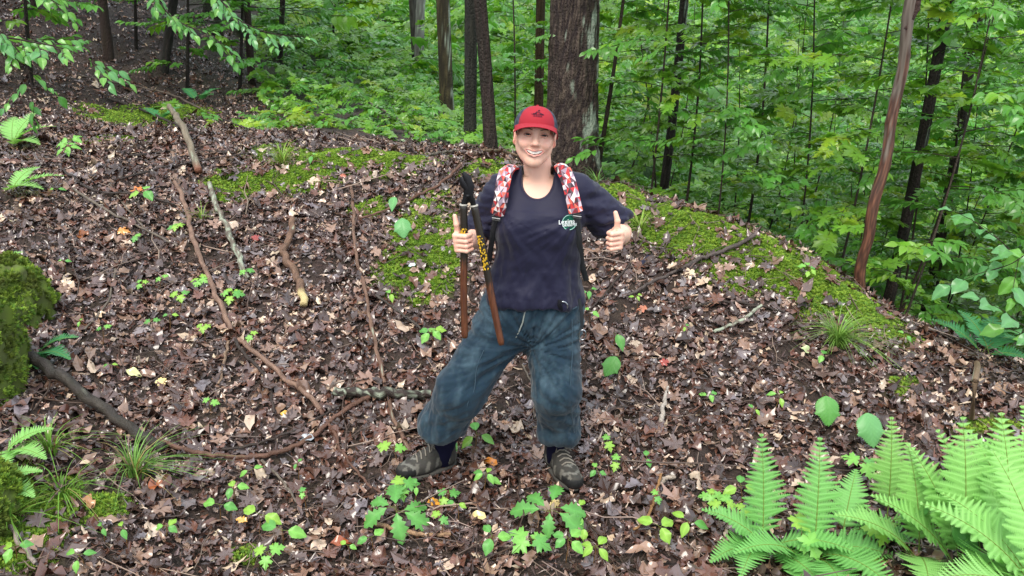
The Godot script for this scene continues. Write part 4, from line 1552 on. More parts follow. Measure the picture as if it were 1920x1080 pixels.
func build_face(root: Node3D, x: Transform3D) -> void:
	var enamel := mat("enamel", 0.25, 0.5)
	# teeth: a curved upper row
	var teeth := base_part("teeth", root, x)
	for k in 10:
		var a := (k - 4.5) * 0.145
		var w := 0.00318 if k == 4 or k == 5 else 0.00306
		var c := Vector3(sin(a) * 0.043, -0.0655 + 0.0075 * pow(absf(k - 4.5) / 4.5, 2.0), 0.044 + cos(a) * 0.0425)
		var t := Shape.new()
		var h := 0.0066 - 0.0005 * absf(k - 4.5)
		for y in [-1.0, 1.0]:
			for q in [Vector2(-1, -1), Vector2(-1, 0.75), Vector2(0, 1), Vector2(1, 0.75), Vector2(1, -1)]:
				t.vert(c + Basis(Vector3(0, 1, 0), a) * Vector3(q.x * w, y * h, q.y * 0.0025), rgb(238, 232, 220))
		for q in 5:
			var r := (q + 1) % 5
			t.quad(q, 5 + q, 5 + r, r)
		t.tri(0, 1, 2); t.tri(0, 2, 3); t.tri(0, 3, 4)
		t.tri(5, 7, 6); t.tri(5, 8, 7); t.tri(5, 9, 8)
		put("tooth", t.made(), enamel, teeth)
	var arc := []
	var arc_r := []
	for k in 13:
		var a := (k - 6.0) * 0.115
		arc.append(Vector3(sin(a) * 0.041, -0.0655 + 0.0075 * pow(absf(k - 6.0) / 6.0, 2.0), 0.0425 + cos(a) * 0.0415))
		arc_r.append(0.0052 - 0.0004 * absf(k - 6.0))
	var band := Shape.new()
	band.tube(arc, arc_r, 8, rgb(226, 216, 204))
	put("tooth_row", band.made(), enamel, teeth)
	var dark := mat("lash", 0.6, 0.3)
	for m in [-1.0, 1.0]:
		var c := Vector3(0.032 * m, 0.0, 0.0735)
		var e := Shape.new()
		for i in 13:
			for j in 20:
				var th := PI * i / 12.0
				var ph := TAU * j / 20.0
				var d := Vector3(sin(th) * cos(ph), sin(th) * sin(ph), cos(th))
				var col := rgb(200, 190, 182)  # white darkened, and lash below thickened, to suggest shade under the brim
				if th < 0.62:
					col = rgb(62, 44, 34)
				if th < 0.3:
					col = rgb(10, 8, 8)
				e.vert(c + d * 0.0125, col)
		for i in 12:
			for j in 20:
				var a := i * 20 + j
				var b := i * 20 + (j + 1) % 20
				e.quad(a, b, b + 20, a + 20)
		put("eye", e.made(), enamel, root, x)
		var lash := Shape.new()
		lash.tube([Vector3(0.0185 * m, -0.0005, 0.0845), Vector3(0.026 * m, 0.0030, 0.0892), Vector3(0.034 * m, 0.0034, 0.0885), Vector3(0.0465 * m, 0.0, 0.0785)], [0.0008, 0.002, 0.0024, 0.0014], 6, rgb(34, 24, 20))
		put("eyelash", lash.made(), dark, root, x)
		var lid := Shape.new()
		lid.tube([Vector3(0.0185 * m, 0.0, 0.0838), Vector3(0.026 * m, 0.0050, 0.0866), Vector3(0.035 * m, 0.0056, 0.0852), Vector3(0.047 * m, 0.001, 0.076)], [0.001, 0.0034, 0.0034, 0.0015], 7, rgb(206, 152, 132))
		lid.tube([Vector3(0.019 * m, -0.0012, 0.0845), Vector3(0.026 * m, -0.0048, 0.0866), Vector3(0.035 * m, -0.0050, 0.085), Vector3(0.046 * m, -0.0015, 0.077)], [0.001, 0.0026, 0.0028, 0.0015], 7, rgb(216, 160, 140))
		put("eyelid", lid.made(), dark, root, x)
		var brow := Shape.new()
		brow.tube([Vector3(0.014 * m, 0.0185, 0.0965), Vector3(0.028 * m, 0.0235, 0.0905), Vector3(0.042 * m, 0.0235, 0.0825), Vector3(0.053 * m, 0.018, 0.0695)], [0.0016, 0.0026, 0.0022, 0.0008], 6, rgb(84, 62, 48), null, 0.0, 0.0)
		put("eyebrow", brow.made(), dark, root, x)
	# dark hair under the cap, gathered at the nape
	var f := Field.new(Vector3(-0.12, -0.24, -0.2), Vector3(0.12, 0.13, 0.06), 0.006)
	f.egg(Vector3(0, 0.015, -0.028), Vector3(0.078, 0.08, 0.092), 0.02)
	f.egg(Vector3(0, -0.055, -0.06), Vector3(0.066, 0.08, 0.055), 0.03)
	f.cone(Vector3(0.02, -0.06, -0.07), Vector3(0.062, -0.13, -0.035), 0.035, 0.022, 0.03)
	f.cone(Vector3(0.062, -0.13, -0.035), Vector3(0.066, -0.2, -0.02), 0.022, 0.008, 0.02)
	for m in [-1.0, 1.0]:
		f.cone(Vector3(0.073 * m, 0.02, 0.005), Vector3(0.074 * m, -0.012, 0.008), 0.006, 0.003, 0.008)
	f.egg(Vector3(0, -0.02, 0.035), Vector3(0.0705, 0.12, 0.062), 0.01, true)
	var s := f.shape(rgb(52, 38, 30))
	var n := s.normals()
	for k in s.v.size():
		var g := fine.get_noise_3dv(s.v[k] * Vector3(16, 3, 16))
		s.v[k] += n[k] * 0.003 * g
		s.c[k] = Color(s.c[k].r * (1.0 + 0.5 * g), s.c[k].g * (1.0 + 0.5 * g), s.c[k].b * (1.0 + 0.5 * g))
	put("hair", s.made(), mat("hair", 0.4, 0.5), root, x)


func base_part(called: String, parent: Node3D, x: Transform3D) -> Node3D:
	var o := Node3D.new()
	o.name = called
	o.transform = x
	parent.add_child(o, true)
	return o


func build_cap(root: Node3D, x: Transform3D) -> void:
	var cloth := mat("cap_cloth", 0.8, 0.3)
	var cap := base_part("cap", root, x)
	var red := rgb(150, 40, 50)
	var grey := rgb(74, 80, 92)
	var crown := Shape.new()
	var rows := 18
	var cols := 64
	for i in rows + 1:
		var th := (PI * 0.5) * i / rows
		for j in cols:
			var ph := TAU * j / cols
			var front := cos(ph)
			# slack cloth dome, steeper in front
			var rx := 0.086
			var rz := 0.107
			var y := 0.020 + 0.022 * front
			var up := 0.112 - y
			var st := pow(sin(th), 0.86)
			var p := Vector3(sin(ph) * rx * st, y + up * pow(cos(th), 0.9), cos(ph) * rz * st - 0.012)
			var puff := 1.0 + 0.012 * fine.get_noise_3dv(p * 5.0)
			p = Vector3(p.x * puff, p.y, p.z * puff)
			var col := red
			if absf(angle_difference(ph, 0.0)) > 0.98:
				col = grey.lerp(rgb(48, 52, 62), clampf(0.5 + 2.0 * fine.get_noise_3dv(p * 9.0), 0.0, 1.0))
			# stitched seams sit a little lower than the panels
			for seam in [0.0, 0.98, -0.98, 2.1, -2.1]:
				if absf(angle_difference(ph, seam)) < 0.05:
					p *= Vector3(0.992, 1.0, 0.992)
			crown.vert(p, col)
	for i in rows:
		for j in cols:
			var a := i * cols + j
			var b := i * cols + (j + 1) % cols
			crown.quad(a, b, b + cols, a + cols)
	put("crown", crown.made(), cloth, cap)
	var knob := Shape.new()
	knob.tube([Vector3(0, 0.110, -0.012), Vector3(0, 0.114, -0.012), Vector3(0, 0.1165, -0.012)], [0.007, 0.006, 0.002], 10, red)
	put("button", knob.made(), cloth, cap)
	# the brim: an arched sheet of cloth-covered board
	var brim := Shape.new()
	var nu := 26
	var nv := 9
	for side in [1.0, -1.0]:
		for i in nu + 1:
			for j in nv + 1:
				var u := (float(i) / nu - 0.5) * 2.0
				var w := float(j) / nv
				var a := u * 1.3
				var inner := Vector3(sin(a) * 0.0865, 0, cos(a) * 0.106 - 0.012)
				var reach := 0.066 * pow(maxf(0.0, 1.0 - u * u), 0.5)
				var p := inner + Vector3(sin(a) * 0.3, 0, 1.0).normalized() * reach * w
				p.y = 0.043 - 0.016 * u * u - 0.013 * w - 0.026 * w * u * u + side * 0.0016
				brim.vert(p, red)
	var half := (nu + 1) * (nv + 1)
	for i in nu:
		for j in nv:
			var a := i * (nv + 1) + j
			brim.quad(a, a + 1, a + nv + 2, a + nv + 1)
			var b := a + half
			brim.quad(b, b + nv + 1, b + nv + 2, b + 1)
	for i in nu:
		var a := i * (nv + 1) + nv
		brim.quad(a, a + half, a + half + nv + 1, a + nv + 1)
	put("brim", brim.made(), cloth, cap)
	# the dark stitched emblem on the front panel: a small peak over two lines of lettering
	var thread := mat("emblem_thread", 0.8, 0.3)
	var em := Shape.new()
	for q in [[0.0, 0.0, 0.011], [0.012, -0.006, 0.006], [-0.011, -0.006, 0.0055], [0.004, 0.006, 0.004], [0.021, -0.008, 0.003], [-0.02, -0.008, 0.003]]:
		for k in 3:
			var a: float = q[0] + (k - 1) * q[2] * 0.6
			var p0 := on_cap(a, 0.088 + q[1] - q[2] * 0.35)
			var p1 := on_cap(a + 0.002, 0.088 + q[1] + q[2] * (0.6 - 0.3 * absf(k - 1)))
			em.tube([p0, p0.lerp(p1, 0.5) + Vector3(0, 0, 0.0012), p1], [0.0016, 0.0016, 0.0006], 5, rgb(70, 34, 52))
	for k in 15:
		var a := (k - 7) * 0.0038
		for r in 2:
			var y := 0.078 - r * 0.0065
			if r == 1 and absi(k - 7) > 5:
				continue
			var p0 := on_cap(a, y - 0.0022)
			var p1 := on_cap(a + (0.001 if k % 2 else -0.001), y + 0.0022)
			em.tube([p0, p1], [0.0009, 0.0009], 4, rgb(74, 38, 54))
	put("emblem", em.made(), thread, cap)


func on_cap(a: float, y: float) -> Vector3:
	var c := pow(clampf((y - 0.042) / 0.070, 0.0, 1.0), 1.0 / 0.9)
	var st := pow(sin(acos(clampf(c, 0.0, 1.0))), 0.86)
	var ph := a / (0.1 * maxf(st, 0.3))
	return Vector3(sin(ph) * 0.086 * st, y, cos(ph) * 0.107 * st - 0.012 + 0.0022)


func build_logo(root: Node3D) -> void:
	# a round green badge with white lettering across it, on the chest
	var c := Vector3(0.2235, 1.2335, -3.065)
	var look := Basis(Vector3(0, 1, 0), 0.30) * Basis(Vector3(1, 0, 0), -0.10)
	var badge := base_part("chest_emblem", root, Transform3D(look, c))
	var print_ := mat("shirt_print", 0.7, 0.3)
	var disc := Shape.new()
	var ring := 40
	disc.vert(Vector3(0, 0, 0.0), rgb(20, 84, 66))
	for k in ring:
		var a := TAU * k / ring
		disc.vert(Vector3(cos(a) * 0.0275, sin(a) * 0.0275, 0), rgb(22, 92, 72) if sin(a * 2.0) > 0.0 else rgb(16, 66, 58))
	for k in ring:
		disc.tri(0, 1 + (k + 1) % ring, 1 + k)
	put("disc", disc.made(), print_, badge)
	var rim := Shape.new()
	for k in ring:
		var a := TAU * k / ring
		rim.vert(Vector3(cos(a) * 0.0275, sin(a) * 0.0275, 0.0012), rgb(150, 200, 184))
		rim.vert(Vector3(cos(a) * 0.0302, sin(a) * 0.0302, 0.0012), rgb(150, 200, 184))
	for k in ring:
		var a := 2 * k
		var b := 2 * ((k + 1) % ring)
		rim.quad(a, b, b + 1, a + 1)
	put("rim", rim.made(), print_, badge)
	var white := StandardMaterial3D.new()
	white.resource_name = "white_print"
	white.albedo_color = Color(0.86, 0.88, 0.88)
	white.roughness = 0.7
	var font := SystemFont.new()
	font.font_names = PackedStringArray(["Droid Sans"])
	font.font_weight = 700
	for q in [["Lexingt", 0.0225, Vector3(-0.006, 0.003, 0.002)], ["ORNSETTE", 0.0125, Vector3(0.001, -0.0105, 0.002)]]:
		var tm := TextMesh.new()
		tm.text = q[0]
		tm.font = font
		tm.font_size = 64
		tm.pixel_size = q[1] / 64.0
		tm.depth = 0.001
		put("lettering", tm, white, badge, Transform3D(Basis(), q[2]))


func build_shoe(root: Node3D, an: Vector3, dir: Vector3, which: int) -> void:
	var side := Vector3(0, 1, 0).cross(dir)
	var heel := an - dir * 0.055
	var g := minf(height(an.x, an.z), height(an.x + dir.x * 0.15, an.z + dir.z * 0.15))
	var floor_y := maxf(g, 0.0) + 0.012
	var toe_y := maxf(height(an.x + dir.x * 0.17, an.z + dir.z * 0.17), 0.0) + 0.012
	var heel_y := floor_y
	var P := func(l: float, h: float, w: float) -> Vector3:
		var t := l / 0.27
		return Vector3(heel.x, lerpf(heel_y, toe_y, t) + h * 1.06, heel.z) + dir * l * 1.08 + side * w * 1.15
	var lo := Vector3(an.x - 0.33, -0.12, an.z - 0.33)
	var f := Field.new(lo, Vector3(an.x + 0.33, 0.24, an.z + 0.33), 0.007)
	f.cone(P.call(0.03, 0.045, 0.0), P.call(0.03, 0.115, 0.0), 0.040, 0.045, 0.02)
	f.cone(P.call(0.03, 0.04, 0.0), P.call(0.14, 0.036, 0.0), 0.039, 0.039, 0.03)
	f.cone(P.call(0.06, 0.1, 0.0), P.call(0.17, 0.052, 0.0), 0.036, 0.03, 0.03)
	f.cone(P.call(0.14, 0.036, 0.012), P.call(0.225, 0.03, 0.006), 0.039, 0.033, 0.03)
	f.cone(P.call(0.14, 0.036, -0.012), P.call(0.225, 0.03, -0.006), 0.039, 0.033, 0.03)
	f.cone(P.call(0.045, 0.18, 0.0), P.call(0.045, 0.1, 0.0), 0.046, 0.038, 0.01, true)
	var s := f.shape(rgb(88, 84, 76))
	var out := Shape.new()
	for k in s.v.size():
		var p := s.v[k]
		var l := (p - heel).dot(dir)
		var w := (p - heel).dot(side)
		var h := p.y - lerpf(heel_y, toe_y, l / 0.27)
		p.y = maxf(p.y, lerpf(heel_y, toe_y, l / 0.27))
		s.v[k] = p
		var col := rgb(52, 50, 46)
		# overlays: dark toe bumper, pale mesh patches, dark sole edge
		if l > 0.21 and h < 0.05:
			col = rgb(28, 28, 28)
		elif absf(w) > 0.022 and sin(l * 120.0 + h * 40.0) > 0.5 and h > 0.028 and h < 0.07:
			col = rgb(92, 89, 82)
		elif l > 0.19 and sin(l * 130.0 + absf(w) * 120.0) > 0.55:
			col = rgb(100, 98, 92)
		elif absf(w) < 0.018 and l > 0.07 and l < 0.18:
			col = rgb(58, 56, 52)
		var d := 1.0 + 0.3 * fine.get_noise_3dv(p * 12.0)
		if h < 0.022:
			col = rgb(34, 32, 30)
		s.c[k] = Color(col.r * d, col.g * d, col.b * d)
	var shoe := put("shoe", s.made(), mat("shoe_mesh", 0.7, 0.4), root)
	var cord := mat("shoelace", 0.8, 0.3)
	for k in 5:
		var l := 0.085 + 0.02 * k
		var h := lerpf(0.1, 0.052, (l - 0.06) / 0.11) + lerpf(0.036, 0.03, (l - 0.06) / 0.11) + 0.003
		var lace := Shape.new()
		lace.tube([P.call(l, h - 0.011, -0.026), P.call(l + 0.004, h + 0.001, -0.01), P.call(l + 0.008, h - 0.002, 0.008), P.call(l + 0.016, h - 0.017, 0.026)], [0.0036, 0.0036, 0.0036, 0.0036], 6, rgb(120, 114, 104))
		put("lace", lace.made(), cord, shoe)
	for m in [-1.0, 1.0]:
		var bow := Shape.new()
		bow.tube([P.call(0.09, 0.13, 0.0), P.call(0.105, 0.132, 0.02 * m), P.call(0.12, 0.11, 0.034 * m), P.call(0.1, 0.122, 0.018 * m)], [0.003, 0.003, 0.003, 0.003], 6, rgb(110, 104, 96))
		put("lace", bow.made(), cord, shoe)
	# outsole with lugs
	var sole := Shape.new()
	var ring := []
	for k in 28:
		var a := TAU * k / 28.0
		var l := 0.118 - cos(a) * 0.136
		var w := sin(a) * (0.041 + 0.012 * clampf((l - 0.1) / 0.1, 0.0, 1.0))
		ring.append(Vector2(l, w))
	for y in [-0.014, 0.012]:
		sole.vert(P.call(0.118, y, 0.0), rgb(38, 36, 34))
		for q in ring:
			sole.vert(P.call(q.x, y, q.y), rgb(38, 36, 34) if y < 0.0 else rgb(66, 62, 56))
	for k in 28:
		var a := 1 + k
		var b := 1 + (k + 1) % 28
		sole.tri(0, a, b)
		sole.tri(29, b + 29, a + 29)
		sole.quad(a, a + 29, b + 29, b)
	put("sole", sole.made(), mat("rubber", 0.7, 0.4), shoe)


func strap_mesh(line: Array, wide: float, thick: float, palette: Array) -> ArrayMesh:
	# a padded band whose print is a mosaic of triangles
	var s := Shape.new()
	var n := line.size()
	var cols := 5
	var pts := []
	for i in n:
		var p: Vector3 = line[i]
		var d: Vector3 = (line[mini(i + 1, n - 1)] - line[maxi(i - 1, 0)]).normalized()
		var out := Vector3(0, 0, 1) - d * d.z
		if absf(d.z) > 0.8:
			out = Vector3(0, 1, 0) - d * d.y
		out = out.normalized()
		var side := d.cross(out)
		var row := []
		for j in cols + 1:
			var u := (float(j) / cols - 0.5) * 2.0
			row.append(p + side * u * wide * 0.5 + out * thick * (0.5 - 0.55 * u * u) + side * (0.006 * sin(i * 2.1 + j * 1.7)) * (1.0 - absf(u)))
		pts.append([row, p - side * wide * 0.5 - out * thick * 0.4, p + side * wide * 0.5 - out * thick * 0.4])
	for i in n - 1:
		for j in cols:
			var q := [pts[i][0][j], pts[i + 1][0][j], pts[i + 1][0][j + 1], pts[i][0][j + 1]]
			for h in 2:
				var col: Color = palette[rng.randi() % palette.size()]
				var ids := [0, 1, 2] if h == 0 else [0, 2, 3]
				if (i + j) % 2:
					ids = [0, 1, 3] if h == 0 else [1, 2, 3]
				var a := s.vert(q[ids[0]], col)
				s.vert(q[ids[1]], col)
				s.vert(q[ids[2]], col)
				s.tri(a, a + 2, a + 1)
		var e: Color = palette[0]
		for g in [[pts[i][0][0], pts[i + 1][0][0], pts[i + 1][1], pts[i][1]], [pts[i][0][cols], pts[i + 1][0][cols], pts[i + 1][2], pts[i][2]], [pts[i][1], pts[i + 1][1], pts[i + 1][2], pts[i][2]]]:
			var a := s.vert(g[0], e)
			s.vert(g[1], e)
			s.vert(g[2], e)
			s.vert(g[3], e)
			s.quad(a, a + 1, a + 2, a + 3)
	return s.made()


func smooth(line: Array, parts: int) -> Array:
	var c := Curve3D.new()
	for k in line.size():
		var a: Vector3 = line[maxi(k - 1, 0)]
		var b: Vector3 = line[mini(k + 1, line.size() - 1)]
		var d := (b - a) / 6.0
		c.add_point(line[k], -d, d)
	c.bake_interval = 0.01
	var out := []
	var l := c.get_baked_length()
	for k in parts + 1:
		out.append(c.sample_baked(l * k / parts))
	return out


func build_backpack(neck: Vector3) -> void:
	var root := base("backpack", Vector3.ZERO)
	tag(root, "backpack with red and white mosaic print straps worn over navy shirt", "backpack")
	var cloth := mat("pack_cloth", 0.8, 0.3)
	var print_ := mat("strap_print", 0.75, 0.3)
	var f := Field.new(Vector3(-0.14, 0.82, -3.66), Vector3(0.36, 1.46, -3.28), 0.012)
	f.cone(Vector3(0.03, 1.28, -3.43), Vector3(0.19, 1.28, -3.43), 0.09, 0.09, 0.03)
	f.cone(Vector3(0.02, 1.1, -3.45), Vector3(0.2, 1.1, -3.45), 0.105, 0.105, 0.06)
	f.cone(Vector3(0.02, 0.96, -3.44), Vector3(0.2, 0.96, -3.44), 0.1, 0.1, 0.05)
	var s := f.shape(rgb(60, 52, 56))
	put("pack_bag", s.made(), cloth, root)
	var palette := [rgb(196, 62, 66), rgb(222, 108, 92), rgb(226, 216, 214), rgb(92, 76, 82), rgb(150, 132, 146), rgb(206, 186, 196), rgb(128, 52, 60), rgb(64, 54, 60)]
	var left := smooth([Vector3(0.018, 1.36, -3.33), Vector3(0.015, 1.412, -3.26), seen(952, 316, 3.13), seen(943, 345, 3.085), seen(938, 380, 3.075), seen(932, 402, 3.09)], 22)
	var right := smooth([Vector3(0.196, 1.36, -3.33), Vector3(0.198, 1.412, -3.26), seen(1053, 312, 3.13), seen(1066, 340, 3.085), seen(1074, 372, 3.062), seen(1080, 398, 3.06)], 22)
	put("shoulder_strap", strap_mesh(left, 0.055, 0.022, palette), print_, root)
	put("shoulder_strap", strap_mesh(right, 0.055, 0.022, palette), print_, root)
	var web := mat("webbing", 0.8, 0.3)
	var grey := [rgb(64, 66, 68), rgb(58, 60, 62)]
	put("webbing", strap_mesh(smooth([seen(1080, 398, 3.06), seen(1083, 420, 3.075), seen(1087, 460, 3.12), seen(1092, 500, 3.2), seen(1100, 526, 3.27)], 9), 0.024, 0.004, grey), web, root)
	put("webbing", strap_mesh(smooth([seen(932, 402, 3.09), seen(926, 425, 3.12), seen(921, 460, 3.18), seen(917, 490, 3.25)], 9), 0.022, 0.004, grey), web, root)
	for q in [[1082, 404, 3.055], [930, 408, 3.09]]:
		var b := Shape.new()
		var c := seen(q[0], q[1], q[2])
		for y in [-0.008, 0.0, 0.008]:
			b.tube([c + Vector3(-0.016, y, 0.004), c + Vector3(0.016, y - 0.004, 0.006)], [0.0026, 0.0026], 6, rgb(30, 30, 32) if y != 0.0 else rgb(150, 150, 150))
		put("buckle", b.made(), mat("buckle_plastic", 0.4, 0.5), root)
	# grab loop and pocket zip at the back of the bag
	var loop := Shape.new()
	loop.tube([Vector3(0.07, 1.36, -3.42), Vector3(0.085, 1.40, -3.42), Vector3(0.135, 1.40, -3.42), Vector3(0.15, 1.36, -3.42)], [0.007, 0.007, 0.007, 0.007], 6, rgb(40, 38, 42))
	put("grab_loop", loop.made(), web, root)


func build_loppers(palm: Vector3) -> void:
	var root := base("lopping_shears", Vector3.ZERO)
	tag(root, "long handled lopping shears with worn brown wooden handles held upright", "loppers")
	var wood := mat("oiled_wood", 0.42, 0.5)
	var iron := StandardMaterial3D.new()
	iron.resource_name = "black_iron"
	iron.albedo_color = Color(0.13, 0.13, 0.14)
	iron.metallic = 0.7
	iron.roughness = 0.5
	var z := 2.962
	var a0 := seen(869, 384, z)
	var a1 := Vector3(palm.x, palm.y, palm.z)
	var a2 := seen(871, 633, z)
	var b0 := seen(889, 386, z)
	var b2 := seen(940, 646, z)
	for q in [[a0, a2, 0], [b0, b2, 1]]:
		var s := Shape.new()
		var pts := []
		var rad := []
		for k in 41:
			var t := k / 40.0
			pts.append(q[0].lerp(q[1], t) + Vector3(0.0015 * sin(t * 7.0), 0, 0.001 * cos(t * 5.0)))
			rad.append((0.0145 - 0.0015 * absf(t - 0.35) if k > 0 else 0.0125) * (1.0 if k < 40 else 0.8))
		s.tube(pts, rad, 18, rgb(98, 60, 38), fine, 0.03)
		for k in s.v.size():
			var t := clampf((q[0].y - s.v[k].y) / (q[0].y - q[1].y), 0.0, 1.0)
			var p := s.v[k]
			var n := fine.get_noise_3d(p.x * 16.0, p.y * 2.0, p.z * 16.0)
			# black paint on the upper half, bare rubbed wood below
			var paint := clampf((0.47 + (0.12 if q[2] else 0.0) - t + 0.1 * n) * 12.0, 0.0, 1.0)
			var col := rgb(104, 62, 40).lerp(rgb(70, 40, 28), clampf(0.5 + n, 0.0, 1.0)).lerp(rgb(34, 29, 24), paint)
			s.c[k] = col
		var h := put("handle", s.made(), wood, root)
		# remains of yellow lettering on the paint
		var mark := Shape.new()
		var span := [0.16, 0.255] if q[2] == 0 else [0.19, 0.44]
		var side: Vector3 = (q[1] - q[0]).normalized().cross(Vector3(0, 0, 1)).normalized()
		var steps := 7 if q[2] == 0 else 13
		for k in steps:
			var t: float = lerpf(span[0], span[1], (k + 0.5) / steps)
			var c: Vector3 = q[0].lerp(q[1], t)
			for m in 3:
				var w := rng.randf_range(-0.75, 0.75)
				var p0: Vector3 = c + side * 0.0146 * sin(w) + Vector3(0, 0, 0.0149 * cos(w))
				var w1 := w + rng.randf_range(-0.5, 0.5)
				var p1: Vector3 = c + Vector3(0, rng.randf_range(-0.014, -0.004), 0) + side * 0.0146 * sin(w1) + Vector3(0, 0, 0.0149 * cos(w1))
				mark.tube([p0, p1], [0.0034, 0.002], 4, vary(rgb(196, 158, 40), 0.2))
		put("painted_lettering", mark.made(), mat("yellow_paint", 0.6, 0.4), h)
		var ring := Shape.new()
		var d: Vector3 = (q[1] - q[0]).normalized()
		ring.tube([q[0] - d * 0.003, q[0] + d * 0.004], [0.0155, 0.0155], 18, rgb(150, 146, 138))
		put("ferrule", ring.made(), mat("ferrule_metal", 0.4, 0.6), root)
	# iron jaws: tangs out of both handles to the pivot, a hooked counter blade and a cutting blade
	var pivot := seen(878, 366, z)
	var t1 := Shape.new()
	t1.tube([a0 + Vector3(0, -0.02, 0), a0 + Vector3(0.002, 0.004, 0), seen(874, 374, z), pivot, seen(878, 352, z), seen(870, 342, z), seen(866, 332, z)], [0.009, 0.011, 0.0145, 0.019, 0.019, 0.018, 0.011], 12, Color.WHITE, null, 0.0, 0.0, 0.75)
	put("counter_blade", t1.made(), iron, root)
	var t2 := Shape.new()
	t2.tube([b0 + Vector3(0, -0.02, 0), b0 + Vector3(-0.002, 0.004, 0), seen(885, 376, z - 0.006), pivot + Vector3(0.002, 0, 0.006), seen(882, 350, z - 0.006), seen(876, 334, z - 0.006), seen(868, 323, z - 0.006)], [0.008, 0.0095, 0.012, 0.016, 0.016, 0.016, 0.006], 12, Color.WHITE, null, 0.0, 0.0, 0.6)
	put("cutting_blade", t2.made(), iron, root)
	var bolt := Shape.new()
	bolt.tube([pivot + Vector3(0, 0, 0.0), pivot + Vector3(0, 0, 0.02), pivot + Vector3(0, 0, 0.023)], [0.0075, 0.0075, 0.004], 10, Color.WHITE)
	put("pivot_bolt", bolt.made(), iron, root)


# ---------------------------------------------------------------- sticks and branches on the ground

func stick(pts: Array, r0: float, r1: float, col: Color, label: String, crust := 0.0, end := Color(0, 0, 0, 0), lift := 0.0, called := "fallen_branch") -> Node3D:
	r0 *= 1.3 if r0 < 0.02 else 1.0
	r1 *= 1.3 if r0 < 0.026 else 1.0
	var line := []
	for q in pts:
		var g := ground(q[0], q[1])
		line.append(g + slope(g.x, g.z) * (r0 * 0.6 + 0.024) + Vector3(0, lift + (q[2] if q.size() > 2 else 0.0), 0))
	var n := pts.size() * 7
	var curve := smooth(line, n)
	var rad := []
	for k in n + 1:
		curve[k] += Vector3(fine.get_noise_1d(k * 0.03 + r0 * 900.0), fine.get_noise_1d(k * 0.035 + 40.0), fine.get_noise_1d(k * 0.03 + 80.0)) * (r0 * 0.8 + 0.006)
		rad.append(lerpf(r0, r1, float(k) / n) * (1.0 + 0.12 * fine.get_noise_1d(k * 0.1 + r1 * 500.0)))
	var s := Shape.new()
	s.tube(curve, rad, 12 if r0 > 0.009 else 7, col, fine, 0.3 if r0 < 0.02 else 0.15)
	for k in s.v.size():
		var p := s.v[k]
		var f := fine.get_noise_3dv(p * 5.0)
		var c := col.lerp(Color(col.r * 0.45, col.g * 0.43, col.b * 0.42), clampf(0.4 + 1.3 * f, 0.0, 1.0))
		if crust > 0.0:
			c = c.lerp(rgb(158, 168, 148), clampf((0.6 * fine.get_noise_3dv(p * 3.1 + Vector3(4, 4, 4)) + 0.7 * fine.get_noise_3dv(p * 9.0) + crust - 0.62) * 6.0, 0.0, 0.9))
		if end.a > 0.0 and p.distance_to(curve[n]) < 0.1:
			c = c.lerp(end, clampf((0.13 - p.distance_to(curve[n]) + 0.06 * f) / 0.05, 0.0, 1.0))
		s.c[k] = c
	var wood := mat("wet_stick", 0.58, 0.45)
	if not wood.heightmap_enabled:
		wood.heightmap_enabled = true
		wood.heightmap_texture = mat("bark").heightmap_texture
		wood.heightmap_scale = 0.8
		wood.uv1_triplanar = true
		wood.uv1_world_triplanar = true
		wood.uv1_scale = Vector3(5, 5, 5)
	var o := put(called, s.made(), wood)
	tag(o, label, "branch" if r0 > 0.009 else "stick", "sticks lying on the bank")
	return o


